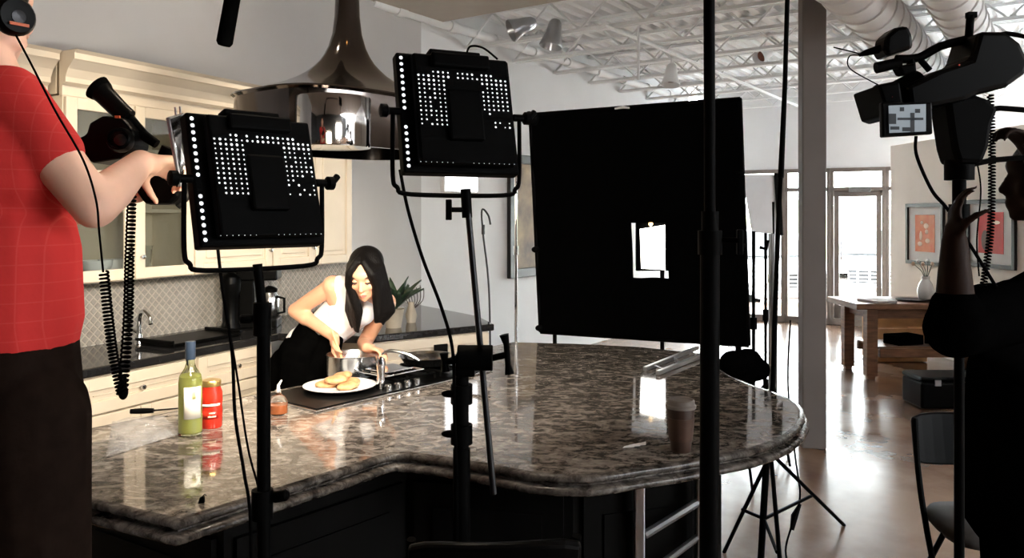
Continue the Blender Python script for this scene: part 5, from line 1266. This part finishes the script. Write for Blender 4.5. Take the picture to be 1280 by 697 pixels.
ex([(172, 196), (186, 214), (212, 212), (232, 220), (234, 244), (224, 256), (190, 256), (176, 236)], YH, .09, 'base_grip', 'blackgloss', t, .012)
MB().tube([at(186, 214, YH-.02), at(205, 200, YH-.02), at(212, 185, YH-.02)], .02, 12).build('lens_barrel', 'black', t)
fr = MB(); x0, x1, y0, y1 = 213, 236, 150, 246
fp = [at(x0-3, y0-2, YH-.13), at(x1-8, y0-8, YH-.02), at(x1+4, y1-20, YH-.02), at(x0+12, y1-14, YH-.13)]
fr.tube(fp, .0045, 8, True); fr.build('matte_frame', 'silver', t)
MB().slab(fp, (.001, .002, 0)).build('matte_glass', 'cabglass', t)
for a in ((219, 134), (225, 133)): MB().cyl(at(a[0], a[1], YH), at(a[0]+6, 200, YH), .0028, 8).build('matte_rod', 'silver', t)
MB().tube(smoothpath([at(236, 150, YH), at(242, 190, YH), at(236, 240, YH), at(222, 258, YH)], 5), .008, 8).build('front_guard', 'black', t)
# cables of the left man
cord([at(20, 44, 1.62), at(40, 82, 1.60), at(70, 140, 1.58), at(104, 200, 1.57), at(120, 250, 1.57), at(124, 290, 1.58), at(129, 340, 1.6)], 'headphone_cord', 'thin straight cord from the headphones down across the red sleeve', .0022)
single(coil([at(130, 340, 1.62), at(136, 400, 1.64), at(142, 445, 1.66), at(152, 492, 1.68)], .0085, .0024, 34, 9, 5), 'coiled_cable', 'rubber', 'black coiled cord hanging left, below the elbow', 'cable')
single(coil([at(165, 240, 1.98), at(162, 320, 1.9), at(160, 400, 1.8), at(153, 492, 1.7)], .0095, .0026, 48, 9, 5), 'coiled_cable', 'rubber', 'long black coiled cord hanging from the handheld camera', 'cable')
single(MB().ell(at(154, 490, 1.69), (.010, .010, .016)).cyl(at(154, 470, 1.69), at(154, 486, 1.69), .007), 'cable_plug', 'rubber', 'black plug where the two left coiled cords meet', 'plug')

# ---- cameraman at the right (silhouette)
Y3 = 2.25
t = thing('person', 'cameraman in black at the right edge reaching one arm up to the camera post', 'person', (1.53, 2.3, 0))
B = MB(); C3 = Vector((1.60, 2.36, 0)); f3_ = Vector((-.75, .45, 0)).normalized(); r3 = Vector((.51, .86, 0)).normalized()
h3 = at(1306, 226, 2.2); L3, R3, E3 = head(B, h3, Vector((-.9, .2, .05)), (0, 0, 1), 1.05)
s3 = at(1268, 388, 2.15); e3 = at(1194, 410, 1.90); w3 = at(1193, 300, 1.90); o3 = C3+Vector((.16, .1, 1.42))
B.chain([s3, e3], [.062, .048]); B.chain([e3, e3.lerp(w3, .4), w3], [.048, .042, .029]); hand(B, w3, Vector((-.03, -.05, 1)), Vector((.9, -.2, 0)), .40, 1, .88, .9)
oe = o3+Vector((.05, -.1, -.28)); ow = at(1292, 190, 2.1); B.chain([o3, oe], [.06, .046]); B.chain([oe, ow], [.046, .03]); hand(B, ow, Vector((-.6, -.2, .5)), Vector((-.2, .1, -.9)), .6, -1)
B.cap(s3, o3, .07, .07); B.cap(C3+Vector((0, 0, 1.4)), h3+Vector((.02, 0, -.06)), .065, .06); B.chain([C3+Vector((0, 0, 1.32)), C3+Vector((0, 0, 1.1)), C3+Vector((0, 0, .95))], [.15, .14, .15])
lg = []
for sg2 in (-1, 1):
    a_ = C3+Vector((sg2*.10, 0, .92)); k_ = C3+Vector((sg2*.12, -.02, .50)); n_ = C3+Vector((sg2*.13, .02, .08)); lg.append((a_, k_, n_)); B.chain([a_, k_, n_], [.09, .06, .042]); B.cap(n_-Vector((0, 0, .04)), n_+f3_*.15-Vector((0, 0, .05)), .035, .028)
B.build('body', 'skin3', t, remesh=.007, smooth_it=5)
hr = MB(); hr.ell(L3(0, -.02, .04), (.09, .108, .09), R3); hr.build('hair', 'hair', t, remesh=.009, smooth_it=2)
s_ = MB(); s_.cap(s3, o3, .085, .085); s_.chain([s3, e3, e3.lerp(w3, .22)], [.085, .072, .058]); s_.cap(o3, o3.lerp(oe, .6), .08, .07)
s_.ell(at(1236, 378, 2.2), (.075, .07, .055)); s_.cap(at(1225, 425, 2.1), at(1268, 432, 2.25), .045, .1)
s_.chain([C3+Vector((0, 0, 1.33)), C3+Vector((-.03, 0, 1.1)), C3+Vector((-.03, 0, .84))], [.175, .19, .20]); s_.cap(C3+Vector((-.10, 0, 1.2)), C3+Vector((-.11, 0, .8)), .14, .15)
s_.build('black_shirt', 'cloth', t, remesh=.009, smooth_it=4)
tr = MB()
for a_, k_, n_ in lg: tr.chain([a_, k_, n_], [.12, .09, .075])
tr.cap(C3+Vector((-.06, 0, .9)), C3+Vector((.06, 0, .9)), .15, .15); tr.build('black_trousers', 'cloth', t, remesh=.01, smooth_it=4)
for a_, k_, n_ in lg: MB().ell(n_+f3_*.06-Vector((0, 0, .035)), (.05, .135, .045), basis(f3_.cross(Vector((0, 0, 1))), f3_, Vector((0, 0, 1)))).build('shoe', 'rubber', t)

# repeats share a group phrase
GR = {'chicken_piece': 'chicken pieces on the plate', 'framed_print': 'framed prints on the beige wall', 'track_light': 'spotlights under the deck', 'studio_light': 'square light panels',
      'power_cord': 'cords of the light panels', 'coiled_cable': 'coiled cords', 'air_duct': 'white ducts under the deck', 'bowl': 'bowls behind the cabinet glass', 'drinking_glass': 'tumblers behind the cabinet glass',
      'potted_agave': 'agaves on the black worktop', 'folding_chair': 'black folding chairs', 'thin_stand': 'thin stands beside the flag', 'flag_stand': 'stands holding the flag',
      'storage_box': 'boxes on the bench shelf', 'hanger_rod': 'rods hanging from the deck', 'light_stand': 'black light stands'}
for o in list(COL.objects):
    k = o.name.split('.')[0]
    if o.parent is None and k in GR and 'label' in o: o['group'] = GR[k]
